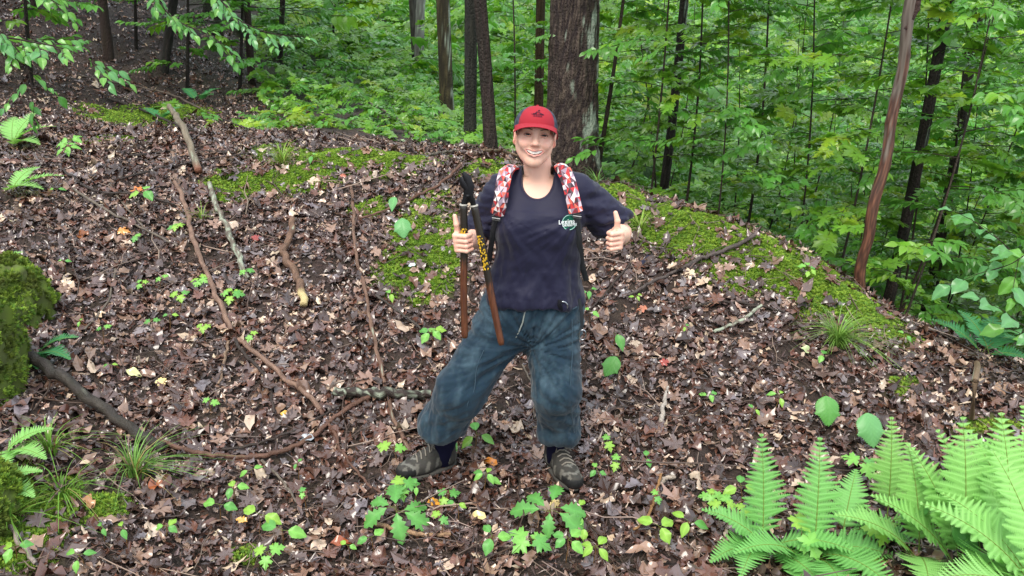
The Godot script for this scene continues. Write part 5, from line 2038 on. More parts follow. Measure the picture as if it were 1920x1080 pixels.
func build_branches() -> void:
	var red := rgb(106, 76, 62)
	var grey := rgb(112, 102, 90)
	var dark := rgb(56, 46, 40)
	stick([[330, 350], [350, 400], [368, 468], [398, 535], [434, 622], [470, 657], [520, 700], [560, 735], [602, 775]], 0.0125, 0.0095, rgb(134, 106, 90), "long reddish brown stick running down the slope through maple seedlings")
	stick([[436, 626], [450, 655], [480, 690], [505, 722], [516, 780]], 0.009, 0.004, dark, "thin dark fork leaving the long reddish stick")
	stick([[600, 775], [626, 815], [648, 860], [690, 915], [725, 937]], 0.007, 0.004, red, "thin curved reddish stick ending near the hiking shoe")
	stick([[322, 236, 0.16], [345, 266, 0.1], [362, 300, 0.03], [374, 330, 0.0]], 0.024, 0.02, rgb(128, 116, 98), "thick broken pale stick jutting up over the crest", 0.35, rgb(118, 74, 54))
	stick([[392, 352], [408, 395], [428, 440], [448, 490], [466, 528]], 0.014, 0.013, grey, "grey stick crusted with pale green lichen", 0.62)
	stick([[553, 432, 0.05], [548, 458, 0.03], [536, 486], [556, 520], [572, 580]], 0.02, 0.018, rgb(118, 90, 72), "short crooked branch with a pale yellow broken end", 0.2, rgb(186, 168, 120))
	stick([[660, 358], [664, 430], [670, 490], [688, 560], [700, 640], [720, 720], [738, 792], [766, 852]], 0.0085, 0.008, rgb(120, 92, 76), "long straight mottled stick pointing at the hiking shoe", 0.3)
	stick([[622, 744], [680, 744], [740, 747], [802, 750]], 0.018, 0.018, dark, "dark lichen spotted branch lying crosswise behind the jeans leg", 0.5)
	stick([[-30, 640, 0.12], [60, 700, 0.06], [150, 757, 0.03], [230, 806], [305, 852]], 0.026, 0.024, rgb(58, 52, 46), "thick wet black branch leaning from the mossy boulder", 0.12)
	stick([[288, 832], [350, 856], [430, 866], [495, 862], [545, 848], [592, 820], [640, 782], [695, 748]], 0.0085, 0.009, red, "curved reddish stick bowed across the hollow")
	stick([[415, 852], [470, 843], [530, 822], [590, 796], [640, 765]], 0.006, 0.004, dark, "thin dark stick lying along the bowed reddish one")
	stick([[866, 327, 0.04], [828, 352], [770, 381], [705, 408], [655, 422]], 0.009, 0.006, red, "reddish stick behind the blades of the lopping shears")
	stick([[1410, 455, 0.02], [1370, 470], [1305, 494], [1240, 526], [1176, 558]], 0.011, 0.007, rgb(84, 74, 70), "dark grey stick lying from the slope onto the moss")
	stick([[1280, 586], [1350, 573], [1420, 578], [1468, 592]], 0.007, 0.004, dark, "thin dark stick below the moss near the grass tuft")
	stick([[1428, 580], [1388, 608], [1338, 628]], 0.008, 0.007, grey, "short pale lichen covered stick on the slope", 0.75)
	stick([[1574, 449, 0.05], [1530, 464, 0.02], [1490, 482]], 0.008, 0.006, grey, "short bleached stick on the moss of the crest", 0.5)
	stick([[138, 362], [205, 402], [265, 434], [335, 468]], 0.007, 0.005, grey, "thin grey stick slanting down past the maple seedlings")
	stick([[205, 352], [240, 398], [268, 432]], 0.005, 0.004, grey, "short grey stick crossing the slanting grey one")
	stick([[70, 288], [140, 340], [185, 365], [260, 372], [330, 390]], 0.008, 0.005, dark, "dark stick bent along the upper slope")
	stick([[215, 512], [204, 570], [160, 625]], 0.005, 0.004, grey, "thin bleached twig beside the mossy boulder")
	stick([[432, 648], [420, 690], [412, 726]], 0.006, 0.005, rgb(140, 116, 96), "short tan twig below the long reddish stick's fork")
	stick([[690, 982], [730, 1000], [780, 1010], [842, 1014]], 0.008, 0.006, rgb(156, 124, 94), "short tan stick under the toothed oak seedling")
	stick([[490, 872], [520, 900], [560, 950]], 0.005, 0.004, grey, "thin straight twig below the bowed reddish stick")
	stick([[0, 962], [24, 1010], [62, 1066]], 0.007, 0.006, rgb(140, 128, 120), "bleached stick on the mossy ground below the boulder")
	stick([[150, 148], [230, 162], [320, 182], [400, 222]], 0.012, 0.007, rgb(96, 84, 74), "long fallen stick across the shaded hillside")
	stick([[200, 190], [270, 212], [330, 240], [385, 260]], 0.012, 0.008, dark, "dark fallen stick below the long one on the hillside")
	stick([[440, 185], [490, 215], [560, 240]], 0.01, 0.007, rgb(80, 70, 62), "fallen stick in the dip behind the crest")
	stick([[250, 300], [330, 290], [440, 293]], 0.009, 0.006, dark, "dark stick lying along the crest beside the pale stick")
	stick([[215, 345], [320, 318], [470, 292]], 0.006, 0.004, dark, "long thin dark twig across the upper slope")
	stick([[705, 560], [745, 590], [790, 622]], 0.006, 0.005, rgb(70, 62, 56), "thin dark stick under a two leaved seedling")
	stick([[908, 298, 0.03], [940, 296, 0.03], [975, 304, 0.02]], 0.010, 0.008, rgb(126, 104, 82), "pale broken stick at the foot of the massive trunk")
	stick([[805, 298], [850, 290], [905, 292]], 0.01, 0.007, grey, "grey stick lying on the crest behind the moss")
	stick([[690, 205, 0.05], [745, 232, 0.03], [775, 262]], 0.012, 0.008, rgb(110, 100, 88), "bare bent stick on the dark mound before the trunks")
	stick([[1838, 640], [1828, 690], [1815, 790]], 0.011, 0.012, rgb(128, 106, 82), "short pale rotting branch at the edge of the drop", 0.3)
	stick([[1236, 918, 0.05], [1230, 950, 0.03], [1212, 985], [1190, 1004]], 0.005, 0.004, rgb(156, 116, 74), "thin tan bent twig near the small maple seedlings")
	stick([[1680, 905], [1610, 935], [1560, 960]], 0.007, 0.005, grey, "grey stick under the fern fronds")
	stick([[400, 545], [440, 560], [452, 590]], 0.005, 0.003, dark, "thin dark twig beside the lichen crusted stick")
	stick([[980, 690], [1004, 740], [1000, 790]], 0.004, 0.003, grey, "thin grey twig in the hollow between the legs")
	stick([[1180, 500, 0.0], [1130, 560], [1100, 590]], 0.005, 0.004, dark, "thin dark twig beside the jeans pocket")
	stick([[1238, 802], [1243, 785, 0.03], [1247, 762, 0.09]], 0.011, 0.005, rgb(176, 166, 156), "bleached splintered wood stub on the slope")
	stick([[1262, 905], [1248, 912, 0.01], [1236, 925, 0.02]], 0.009, 0.006, rgb(168, 154, 140), "bleached wood scrap beside the bent tan twig")
	# mossy boulders under the black branch
	boulder(seen(5, 575, 4.0), Vector3(0.22, 0.25, 0.24), "rounded mossy boulder behind the taller mossy boulder", 5)
	boulder(seen(-62, 690, 3.35), Vector3(0.2, 0.38, 0.28), "tall moss covered boulder under the thick black branch", 6)
	boulder(seen(-40, 960, 2.55), Vector3(0.13, 0.16, 0.2), "low mossy stone at the foot of the bank", 7)


func boulder(c: Vector3, r: Vector3, label: String, seed: int) -> void:
	var root := base("mossy_boulder", Vector3.ZERO)
	tag(root, label, "boulder", "mossy boulders")
	var s := Shape.new()
	var rows := 28
	var cols := 44
	for i in rows + 1:
		for j in cols:
			var th := PI * i / rows
			var ph := TAU * j / cols
			var d := Vector3(sin(th) * cos(ph), cos(th), sin(th) * sin(ph))
			var f := 1.0 + 0.22 * broad.get_noise_3dv(d * 2.0 + Vector3(seed, 0, 0)) + 0.22 * fine.get_noise_3dv(d * 0.4 + Vector3(seed, 0, 0)) + 0.03 * fine.get_noise_3dv(d * 2.0) + 0.16 * absf(fine.get_noise_3dv(d * 0.9 + Vector3(0, seed, 0)))
			var g := clampf(0.5 + fine.get_noise_3dv(d * 0.8), 0.0, 1.0)
			s.vert(c + d * r * f, rgb(70, 72, 50).lerp(rgb(92, 112, 40), g))
	for i in rows:
		for j in cols:
			var a := i * cols + j
			var b := i * cols + (j + 1) % cols
			s.quad(a, a + cols, b + cols, b)
	put("stone", s.made(), mat("stone", 0.8, 0.3), root)
	var where := []
	var tints := []
	var nn := s.normals()
	for k in 8500:
		var t := (rng.randi() % (s.t.size() / 3)) * 3
		var a := rng.randf()
		var b := rng.randf() * (1.0 - a)
		var p := s.v[s.t[t]] * (1.0 - a - b) + s.v[s.t[t + 1]] * a + s.v[s.t[t + 2]] * b
		var n := nn[s.t[t]]
		if n.y < -0.25 or fine.get_noise_3dv(p * 0.9) < -0.17 or p.y < height(p.x, p.z) - 0.03:
			continue
		where.append(frame(p, (n + Vector3(0, 0.4, 0)).normalized(), rng.randf() * TAU, rng.randf_range(0.008, 0.019)))
		var g := clampf(0.5 + 1.5 * fine.get_noise_3dv(p * 0.8 + Vector3(3, 1, 4)), 0.0, 1.0)
		tints.append(moss_tint().lerp(vary(rgb(74, 72, 38), 0.2), g * 0.8))
	scatter("moss", moss_tuft(2), mat("moss"), where, tints, root)


# ---------------------------------------------------------------- small plants

var leaf_cache := {}


func green_leaf(kind: int, shade: int) -> ArrayMesh:
	var key := kind * 10 + shade
	if not leaf_cache.has(key):
		var col: Color = [rgb(116, 172, 78), rgb(90, 150, 72), rgb(132, 174, 68), rgb(102, 160, 98)][shade]
		var s: Shape
		match kind:
			0: s = maple(col, 0.3, 0.7, shade * 2.0)
			1: s = blade(oval(0.33, 10, 0.06), col, 0.25, 0.18, 0.12, shade)
			2: s = blade(oval(0.28, 8), col, 0.35, 0.3, 0.05, shade)
			3: s = blade([Vector2(0, 0.02), Vector2(0.1, 0.07), Vector2(0.2, 0.17), Vector2(0.28, 0.12), Vector2(0.38, 0.27), Vector2(0.46, 0.18), Vector2(0.56, 0.33), Vector2(0.64, 0.2), Vector2(0.74, 0.27), Vector2(0.82, 0.13), Vector2(0.9, 0.14), Vector2(1, 0)], col, 0.35, 0.2, 0.1, shade)
			4: s = ribbed(col, shade)
		leaf_cache[key] = s.made()
	return leaf_cache[key]


# a broad three-pointed leaf with a toothed edge and sunken side veins
func ribbed(col: Color, seed: float) -> Shape:
	var s := Shape.new()
	var n := 36
	var m := 6
	for side in [1.0, -1.0]:
		var at := s.v.size()
		for k in n + 1:
			var x := float(k) / n
			var z := 0.40 * pow(sin(PI * pow(x, 0.62)), 0.75) + (0.10 * exp(-pow((x - 0.55) / 0.06, 2.0)))
			z += 0.022 * (1.0 if k % 2 else -1.0) * (1.0 if k > 1 and k < n - 1 else 0.0)
			if k == 0:
				z = 0.06
			if k == n:
				z = 0.0
			for e in m + 1:
				var h := float(e) / m
				var vein := absf(sin((x - h * z * 0.9) * 22.0))
				var y := -0.42 * x * x + 0.06 * x - 0.25 * h * h * z + 0.014 * pow(vein, 0.4) * (1.0 - h * 0.4) * minf(h * 4.0, 1.0) + 0.02 * sin(x * 9.0 + side + seed) * h
				var lift := 1.0 + 0.18 * (1.0 - pow(vein, 0.5))
				s.vert(Vector3(x + h * z * 0.12, y, z * h * side), Color(col.r * lift, col.g * lift, col.b * lift))
		for k in n:
			for e in m:
				var a := at + k * (m + 1) + e
				var b := a + m + 1
				if side > 0.0:
					s.quad(a, b, b + 1, a + 1)
				else:
					s.quad(a, a + 1, b + 1, b)
	return s


# a seedling: leaves on stalks round a short stem
func seedling(u: float, w: float, kind: int, leaves: int, size: float, label: String, shade := -1, tall := -1.0) -> void:
	var g := ground(u, w)
	var names := ["maple_seedling", "seedling", "seedling", "oak_seedling", "broadleaf_seedling"]
	var root := base(names[kind], Vector3.ZERO)
	tag(root, label, "seedling", "green seedlings in the leaf litter")
	var h := tall if tall > 0.0 else rng.randf_range(0.05, 0.11)
	g -= Vector3(0, h * 0.7, 0)
	g = Vector3(g.x, height(g.x, g.z), g.z)
	var top := g + Vector3(rng.randf_range(-0.02, 0.02), h, rng.randf_range(-0.01, 0.02))
	var leafy := mat("seedling_leaf", 0.4, 0.45, 0.5)
	var s := Shape.new()
	s.tube([g - Vector3(0, 0.02, 0), g.lerp(top, 0.5) + Vector3(0.004, 0, 0), top], [0.0022, 0.002, 0.0016], 5, rgb(120, 90, 56))
	put("stem", s.made(), leafy, root)
	var yaw := rng.randf() * TAU
	for k in leaves:
		var a := yaw + TAU * k / maxf(leaves, 2.0) + rng.randf_range(-0.35, 0.35)
		if leaves == 1:
			a = rng.randf_range(0.6, 2.4)
		var out := Vector3(cos(a), rng.randf_range(-0.1, 0.3), sin(a))
		var sz := size * rng.randf_range(0.8, 1.15)
		var stalk := top + out * sz * 0.35 - Vector3(0, 0.012 * (k / 2), 0)
		var p := Shape.new()
		p.tube([top - Vector3(0, 0.012 * (k / 2), 0), stalk], [0.0012, 0.001], 4, rgb(110, 120, 56))
		put("stalk", p.made(), leafy, root)
		var n := (Vector3.UP + Vector3(0, 0, 0.55) + Vector3(cos(a), 0, sin(a)) * 0.25).normalized()
		var f := frame(stalk, n, a, sz)
		put("leaf", green_leaf(kind, shade if shade >= 0 else rng.randi() % 3), leafy, root, f)


func grass(u: float, w: float, count: int, length: float, label: String, col: Color, lean := Vector3.ZERO) -> void:
	var g := ground(u, w)
	var s := Shape.new()
	length *= 1.25
	for k in int(count * 1.3):
		var a := rng.randf() * TAU
		var d := Vector3(cos(a), 0, sin(a))
		var l := length * rng.randf_range(0.5, 1.15)
		var root := g + d * rng.randf() * length * 0.16
		root.y = height(root.x, root.z) - 0.01
		var wide := rng.randf_range(0.0026, 0.0048)
		var side := d.cross(Vector3.UP) * wide
		var arch := rng.randf_range(0.35, 0.95)
		var c := vary(col, 0.3)
		if rng.randf() < 0.1:
			c = vary(rgb(150, 140, 84), 0.2)
		var last := -1
		for q in 6:
			var t := q / 5.0
			var p := root + (d + lean) * l * arch * t * t + Vector3(0, l * (t * 0.9 - arch * 0.75 * t * t), 0)
			p.y = maxf(p.y, height(p.x, p.z) + 0.004)
			var i := s.vert(p - side * (1.0 - t * 0.9), c)
			s.vert(p + side * (1.0 - t * 0.9), c)
			if q > 0:
				s.quad(last, last + 1, i + 1, i)
			last = i
	var o := put("grass_tuft", s.made(), mat("grass_blade", 0.45, 0.4, 0.4))
	tag(o, label, "grass", "grass tufts")


var pinna_cache := {}


# one leaflet of a fern: a midrib with close-set lobes along both sides
func pinna(shade: int) -> ArrayMesh:
	if not pinna_cache.has(shade):
		var col: Color = [rgb(142, 196, 108), rgb(122, 184, 100), rgb(98, 160, 84), rgb(76, 144, 90)][shade]
		var half := []
		var n := 15
		for k in n:
			var t := float(k) / n
			var wd := 0.2 * pow(1.0 - t, 0.8) + 0.012
			half.append(Vector2(t, wd * 0.22))
			half.append(Vector2(t + 0.022, wd))
			half.append(Vector2(t + 0.045, wd * 0.92))
		half.append(Vector2(1.0, 0.0))
		var s := blade(half, col, 0.18, 0.15, 0.0, 0.0, 1.1)
		pinna_cache[shade] = s.made()
	return pinna_cache[shade]


func frond(root: Node3D, foot: Vector3, yaw: float, length: float, wide: float, steep: float, bow: float, shade: int, roll := 0.0, pairs := 19) -> void:
	var out := Vector3(cos(yaw), 0, sin(yaw))
	var pts := []
	for k in 15:
		var t := k / 14.0
		var a := steep - bow * t
		var p: Vector3 = foot if k == 0 else pts[k - 1] + (out * cos(a) + Vector3(0, sin(a), 0)) * length / 14.0
		pts.append(p)
	var rad := []
	for k in 15:
		rad.append(lerpf(0.0026, 0.0007, k / 14.0))
	var leafy := mat("fern_leaf", 0.5, 0.4, 0.7)
	var s := Shape.new()
	s.tube(pts, rad, 5, rgb(128, 150, 70))
	var o := put("frond", s.made(), leafy, root)
	var side := out.cross(Vector3.UP).normalized()
	for k in pairs:
		var t := 0.2 + 0.79 * pow(float(k) / (pairs - 1), 0.92)
		var i := mini(int(t * 14.0), 13)
		var p: Vector3 = pts[i].lerp(pts[i + 1], t * 14.0 - i)
		var d: Vector3 = (pts[i + 1] - pts[i]).normalized()
		var h := (t - 0.2) / 0.8
		var l := wide * (0.62 + 1.1 * h if h < 0.3 else 0.95) * (1.0 if h < 0.3 else pow(1.0 - (h - 0.3) / 0.7, 0.85)) + 0.008
		for m in [-1.0, 1.0]:
			var sd: Vector3 = side.rotated(d, roll) * m
			var ax := (sd + d * rng.randf_range(0.2, 0.34) + Vector3(0, rng.randf_range(-0.1, 0.12), 0)).normalized()
			var up: Vector3 = (ax.cross(d) * -m).normalized()
			var az := ax.cross(up).normalized()
			var ll := l * rng.randf_range(0.92, 1.06)
			var wl := maxf(ll, 0.04) * 1.05
			put("leaflet", pinna(shade), leafy, o, Transform3D(Basis(ax * ll, up * ll, az * wl), p))


func fern(u: float, w: float, fronds: Array, label: String, shade: int) -> void:
	var g := ground(u, w)
	g.y = height(g.x, g.z) - 0.01
	var root := base("fern", Vector3.ZERO)
	tag(root, label, "fern", "ferns")
	for q in fronds:
		frond(root, g + Vector3(rng.randf_range(-0.03, 0.03), 0, rng.randf_range(-0.03, 0.03)), deg_to_rad(q[0]), q[1], q[2], deg_to_rad(q[3]), deg_to_rad(q[4]), shade if q.size() < 6 else q[5], q[6] if q.size() > 6 else 0.0)


# a leafy bough: stem points, then leaves alternating along it as parts
func bough(called: String, pts: Array, r0: float, size: float, step: float, kind: int, shade: int, label: String) -> void:
	var root := base(called, Vector3.ZERO)
	tag(root, label, "bough", "leafy boughs reaching in")
	var line := smooth(pts, 24)
	var rad := []
	for k in 25:
		rad.append(lerpf(r0, r0 * 0.3, k / 24.0))
	var s := Shape.new()
	s.tube(line, rad, 7, rgb(52, 42, 36))
	put("stem", s.made(), mat("bark"), root)
	var leafy := mat("wet_green_leaf")
	var length := 0.0
	for k in 24:
		length += line[k].distance_to(line[k + 1])
	var twigs := int(length / 0.085)
	for k in twigs:
		var t := 0.1 + 0.9 * (k + rng.randf() * 0.6) / twigs
		var i := mini(int(t * 24.0), 23)
		var d: Vector3 = (line[i + 1] - line[i]).normalized()
		var side := d.cross(Vector3.UP).normalized() * (1.0 if k % 2 else -1.0)
		var way := (side * rng.randf_range(0.5, 1.1) + d * 0.8 + Vector3(0, rng.randf_range(-0.5, 0.15), 0)).normalized()
		if k == twigs - 1:
			way = d
		var reach := rng.randf_range(0.12, 0.3)
		var tip: Vector3 = line[i] + way * reach
		var tw := Shape.new()
		tw.tube([line[i], line[i].lerp(tip, 0.5) + Vector3(0, 0.012, 0), tip], [0.0025, 0.002, 0.0012], 5, rgb(58, 48, 38))
		put("twig", tw.made(), mat("bark"), root)
		var n := int(reach / step) + 2
		for q in n:
			var h := 0.2 + 0.8 * q / (n - 1.0)
			var across := way.cross(Vector3.UP).normalized() * (1.0 if q % 2 else -1.0)
			var ax := (across * rng.randf_range(0.4, 1.0) + way * 0.8 + Vector3(0, rng.randf_range(-0.6, 0.1), 0)).normalized()
			if q == n - 1:
				ax = (way + Vector3(0, -0.3, 0)).normalized()
			var up := (Vector3.UP + Vector3(0, 0, 0.5) + Vector3(rng.randf_range(-0.6, 0.6), 0, rng.randf_range(-0.4, 0.4))).normalized()
			up = (up - ax * up.dot(ax)).normalized()
			var sz := size * rng.randf_range(0.6, 1.1)
			put("leaf", green_leaf(kind, [shade, shade, 0, 3][rng.randi() % 4]), leafy, root, Transform3D(Basis(ax * sz, up * sz, ax.cross(up) * sz), line[i].lerp(tip, h)))


func build_plants() -> void:
	# maple seedlings: column, row, leaves, size, place
	for q in [
		[380, 537, 4, 0.075, "bright maple seedling beside the long reddish stick"], [440, 572, 5, 0.075, "leafy maple seedling between the reddish stick and the crooked branch"], [338, 578, 3, 0.07, "three leaved maple seedling uphill of the fallen fork"],
		[256, 460, 2, 0.065, "two leaved maple seedling below the pale orange leaf"], [328, 448, 4, 0.06, "maple seedling under the slanting grey stick"], [272, 547, 3, 0.05, "small maple seedling on the open litter above yellow leaf"],
		[298, 542, 2, 0.05, "tiny maple seedling next to the small three leaved one"], [460, 522, 3, 0.06, "maple seedling at the lower end of the lichen crusted stick"], [285, 620, 2, 0.055, "maple seedling with a yellowing leaf on the slope"],
		[385, 640, 3, 0.05, "pale maple seedling left of the stick fork"], [470, 660, 2, 0.055, "maple seedling growing through the stick fork"], [192, 648, 2, 0.045, "tiny pale seedling above the fern by the boulder"],
		[745, 868, 2, 0.085, "star shaped maple seedling touching the toe of the shoe"], [840, 948, 3, 0.06, "bright maple seedling in front of the hiking shoes"], [1130, 860, 2, 0.065, "two leaved maple seedling beside the laced shoe"],
		[745, 935, 4, 0.075, "tall maple seedling behind the toothed oak seedling"], [1235, 968, 2, 0.05, "small maple seedling at the bent tan twig"], [1325, 945, 4, 0.06, "maple seedling in front of the fern fronds"], [1345, 972, 4, 0.065, "leafy maple seedling at the edge of the ferns"],
		[1000, 1040, 4, 0.085, "large maple seedling with pale lobed leaves in the hollow"], [1500, 1038, 2, 0.13, "broad glossy maple leaf pair under the ferns"], [395, 778, 2, 0.055, "single small maple seedling below the bowed stick"],
		[1395, 985, 4, 0.06, "pale maple seedling under the fern fronds"], [1660, 1030, 4, 0.08, "bright maple seedling beneath the tall fern"], [830, 1008, 2, 0.045, "tiny pale maple seedling beside the tan stick"], [505, 1070, 3, 0.07, "maple seedling at the edge of the hollow"], [1620, 900, 3, 0.085, "maple seedling behind the first tall frond"],
		[1150, 880, 2, 0.055, "maple seedling close to the laced shoe's toe"], [575, 965, 2, 0.04, "tiny maple seedling in the open hollow"]]:
		seedling(q[0], q[1], 0, q[2], q[3] * 0.78, q[4])
	# round leaved seedlings
	for q in [
		[125, 515, 2, 0.045, "tiny round leaved seedling beside the mossy boulder"], [165, 618, 2, 0.045, "tiny pale seedling below the bleached twig"], [318, 622, 2, 0.05, "two leaved seedling right of the yellowing maple seedling"], [740, 572, 2, 0.085, "two leaved seedling over the thin dark stick"],
		[812, 640, 5, 0.085, "leafy seedling behind the jeans leg"], [888, 850, 3, 0.1, "seedling with one large leaf between the shoes"], [870, 858, 3, 0.06, "small seedling beside the large leaved one between the shoes"], [905, 925, 5, 0.065, "upright seedling in the middle of the hollow"],
		[1100, 570, 3, 0.06, "seedling beside the carabiner"], [1105, 605, 2, 0.06, "small seedling beside the jeans leg"], [1195, 585, 3, 0.05, "three leaved seedling on the slope beside the jeans"], [1285, 628, 2, 0.045, "small pale seedling on the open slope"],
		[1330, 765, 3, 0.065, "glossy seedling on the slope above the ferns"], [1215, 878, 2, 0.055, "two leaved seedling on the litter beside the shoe"], [1125, 912, 3, 0.045, "tiny seedling by white scraps in the litter"], [1075, 970, 2, 0.055, "small seedling right of the oak seedling"], [1090, 1010, 2, 0.065, "two leaved seedling by the oak seedling's long leaves"],
		[440, 940, 3, 0.06, "upper round leaved seedling of the creeping trio"], [412, 972, 2, 0.075, "lower round leaved seedling of the creeping trio"], [470, 905, 2, 0.06, "round leaved seedling below the bowed stick"], [485, 1003, 2, 0.1, "pair of broad oval leaves at the front of the hollow"], [530, 1018, 2, 0.1, "broad oval leaves beside another oval pair"],
		[195, 1018, 2, 0.05, "small bright seedling in the corner litter"], [310, 1012, 3, 0.06, "lobed seedling beside the beaded twig"], [160, 1062, 3, 0.06, "small seedling cluster low in the hollow"], [240, 1030, 2, 0.05, "tiny seedling beside the lobed seedling"], [775, 950, 2, 0.05, "oval leaved seedling behind the oak seedling"], [860, 975, 2, 0.055, "two leaved seedling beside the buff leaf"],
		[1400, 800, 2, 0.05, "small seedling beside the first fern frond"], [1450, 775, 3, 0.06, "bright seedling above the second fern frond"], [1590, 625, 2, 0.05, "small pale seedling by the grass tuft"], [1530, 690, 2, 0.07, "two leaved seedling at the foot of the grass tuft"], [1690, 648, 2, 0.05, "tiny seedling on the small moss cushion"], [1510, 525, 5, 0.06, "bluish green seedling on the mossy crest"],
		[1240, 1010, 3, 0.085, "round leaved seedling at the dark bent twig"], [1290, 1015, 3, 0.085, "round leaved seedling right of the dark bent twig"], [700, 1050, 2, 0.06, "seedling at the front edge of the hollow"], [655, 1045, 2, 0.05, "small pale seedling near the russet leaf"], [925, 1045, 3, 0.08, "seedling with toothed oval leaves before the large maple seedling"], [1060, 1055, 4, 0.075, "leafy seedling at the front of the hollow"], [1110, 1062, 4, 0.075, "second leafy seedling at the front of the hollow"],
		[30, 1050, 3, 0.06, "seedling on the mossy corner ground"], [205, 700, 2, 0.04, "tiny seedling near the fallen pale leaf"], [105, 372, 2, 0.06, "small pale seedling on the upper slope"], [585, 310, 2, 0.08, "bluish leaf pair on the mossy crest"], [270, 385, 3, 0.11, "seedling with one long hanging leaf on the upper slope"], [1390, 950, 3, 0.075, "broad seedling under fern fronds"], [560, 905, 2, 0.035, "tiny round seedling in the hollow"]]:
		seedling(q[0], q[1], 1 if rng.randf() < 0.6 else 2, q[2], q[3] * 0.75, q[4])
	# toothed oak seedlings in front
	seedling(745, 985, 3, 6, 0.125, "glossy oak seedling with a rosette of toothed leaves", 1, 0.1)
	seedling(1030, 990, 3, 6, 0.115, "long leaved oak seedling leaning over the hollow", 1, 0.11)
	# large single leaves on stalks
	seedling(755, 432, 4, 1, 0.13, "single broad three pointed leaf on the mossy slope", 3, 0.09)
	seedling(740, 395, 2, 1, 0.1, "small drooping leaf above the broad three pointed leaf", 3, 0.09)
	seedling(1160, 698, 4, 1, 0.12, "broad toothed leaf on a stalk beside the jeans leg", 1, 0.1)
	seedling(1150, 655, 2, 1, 0.1, "oval leaf above the broad toothed leaf", 1, 0.1)
	seedling(1530, 775, 4, 1, 0.15, "broad pale leaf on a long stalk above the ferns", 1, 0.12)
	seedling(1605, 815, 4, 1, 0.17, "large ribbed leaf hanging beside the tall frond", 3, 0.14)
	seedling(1690, 540, 4, 1, 0.14, "round pale leaf at the crest near the drop", 3, 0.12)
	seedling(1740, 560, 2, 1, 0.12, "narrow pale leaf at the crest near the drop", 0, 0.14)
	seedling(1740, 1040, 4, 2, 0.14, "very large ribbed leaves under the tall ferns", 1, 0.16)
	seedling(130, 300, 2, 8, 0.07, "whorled seedling on the upper slope by the ferns", 0, 0.12)
	seedling(140, 285, 1, 4, 0.09, "broad leaved seedling beside the whorled seedling", 0, 0.1)

	# grass tufts
	var lime := rgb(122, 152, 62)
	grass(1570, 645, 130, 0.3, "large arching grass tuft on the slope below the moss", rgb(112, 148, 66), Vector3(0.1, 0, 0.5))
	grass(530, 310, 80, 0.26, "yellow green grass tuft on the mossy crest", lime)
	grass(255, 890, 60, 0.27, "bent grass tuft below the thick black branch", rgb(100, 140, 62), Vector3(0.5, 0, 0.1))
	grass(95, 845, 40, 0.24, "grass tuft hanging from the mossy boulder", rgb(104, 144, 56), Vector3(0.4, 0, 0.2))
	grass(1200, 430, 45, 0.2, "thin grass tuft on the moss beside the raised thumb", lime, Vector3(-0.1, 0, 0.2))
	grass(1400, 405, 60, 0.26, "grass tuft along the far edge of the crest", rgb(92, 140, 70))
	grass(1330, 385, 50, 0.26, "grass tuft behind the moss on the crest", rgb(92, 140, 70))
	grass(1290, 375, 30, 0.22, "short grass tuft near the massive trunk", rgb(92, 140, 70))
	grass(380, 410, 26, 0.15, "sparse grass tuft beside the lichen crusted stick", lime)
	grass(1640, 520, 30, 0.2, "grass tuft at the foot of the barkless trunk", rgb(98, 142, 66))
	grass(120, 930, 26, 0.22, "long grass tuft on the mossy corner ground", rgb(96, 136, 52), Vector3(0.5, 0, 0.4))
	grass(20, 980, 24, 0.24, "grass tuft beside the bleached stick", rgb(96, 136, 52), Vector3(0.4, 0, 0.2))
	grass(1120, 345, 30, 0.18, "grass tuft at the foot of the massive trunk", rgb(98, 142, 66))

	# ferns: heading, length, leaflet length, steepness, bow, in degrees
	fern(1440, 1035, [[268, 0.46, 0.095, 86, 24], [120, 0.34, 0.09, 60, 80], [30, 0.36, 0.095, 55, 70], [200, 0.32, 0.09, 60, 60], [160, 0.3, 0.09, 50, 80], [60, 0.32, 0.09, 45, 80]], "lacy fern with a tall upright frond at the edge of the cluster", 1)
	fern(1515, 1040, [[282, 0.46, 0.095, 85, 30], [60, 0.4, 0.1, 55, 80], [90, 0.36, 0.095, 50, 80], [160, 0.36, 0.095, 58, 70], [20, 0.34, 0.1, 50, 70], [120, 0.3, 0.09, 40, 80]], "lacy fern with drooping lower fronds beside the upright one", 1)
	fern(1580, 1000, [[300, 0.3, 0.08, 70, 50], [40, 0.34, 0.09, 50, 70], [140, 0.3, 0.09, 48, 70]], "low spreading fern between the lacy ferns", 1)
	fern(1665, 985, [[275, 0.44, 0.1, 86, 20], [150, 0.3, 0.09, 60, 60], [40, 0.3, 0.09, 55, 60]], "single tall triangular fern frond behind the cluster", 0)
	fern(1720, 1040, [[265, 0.42, 0.1, 82, 32], [190, 0.36, 0.1, 60, 60], [110, 0.36, 0.1, 50, 70]], "pale fern leaning between the tall frond and the big fern", 0)
	fern(1790, 1065, [[270, 0.56, 0.15, 85, 22], [200, 0.42, 0.12, 65, 50], [70, 0.4, 0.11, 55, 75], [235, 0.48, 0.13, 76, 36]], "big pale fern with a broad upright frond", 0)
	fern(1850, 1050, [[285, 0.54, 0.14, 84, 28], [245, 0.5, 0.13, 80, 40], [300, 0.46, 0.12, 74, 44], [130, 0.4, 0.12, 55, 70]], "tall pale fern crowding the big one", 0)
	fern(1890, 1060, [[275, 0.52, 0.14, 82, 32], [250, 0.5, 0.13, 80, 45], [300, 0.5, 0.13, 78, 40], [60, 0.4, 0.12, 60, 70], [140, 0.42, 0.13, 58, 70], [215, 0.46, 0.13, 66, 60]], "dense pale fern overlapping its neighbours", 0)
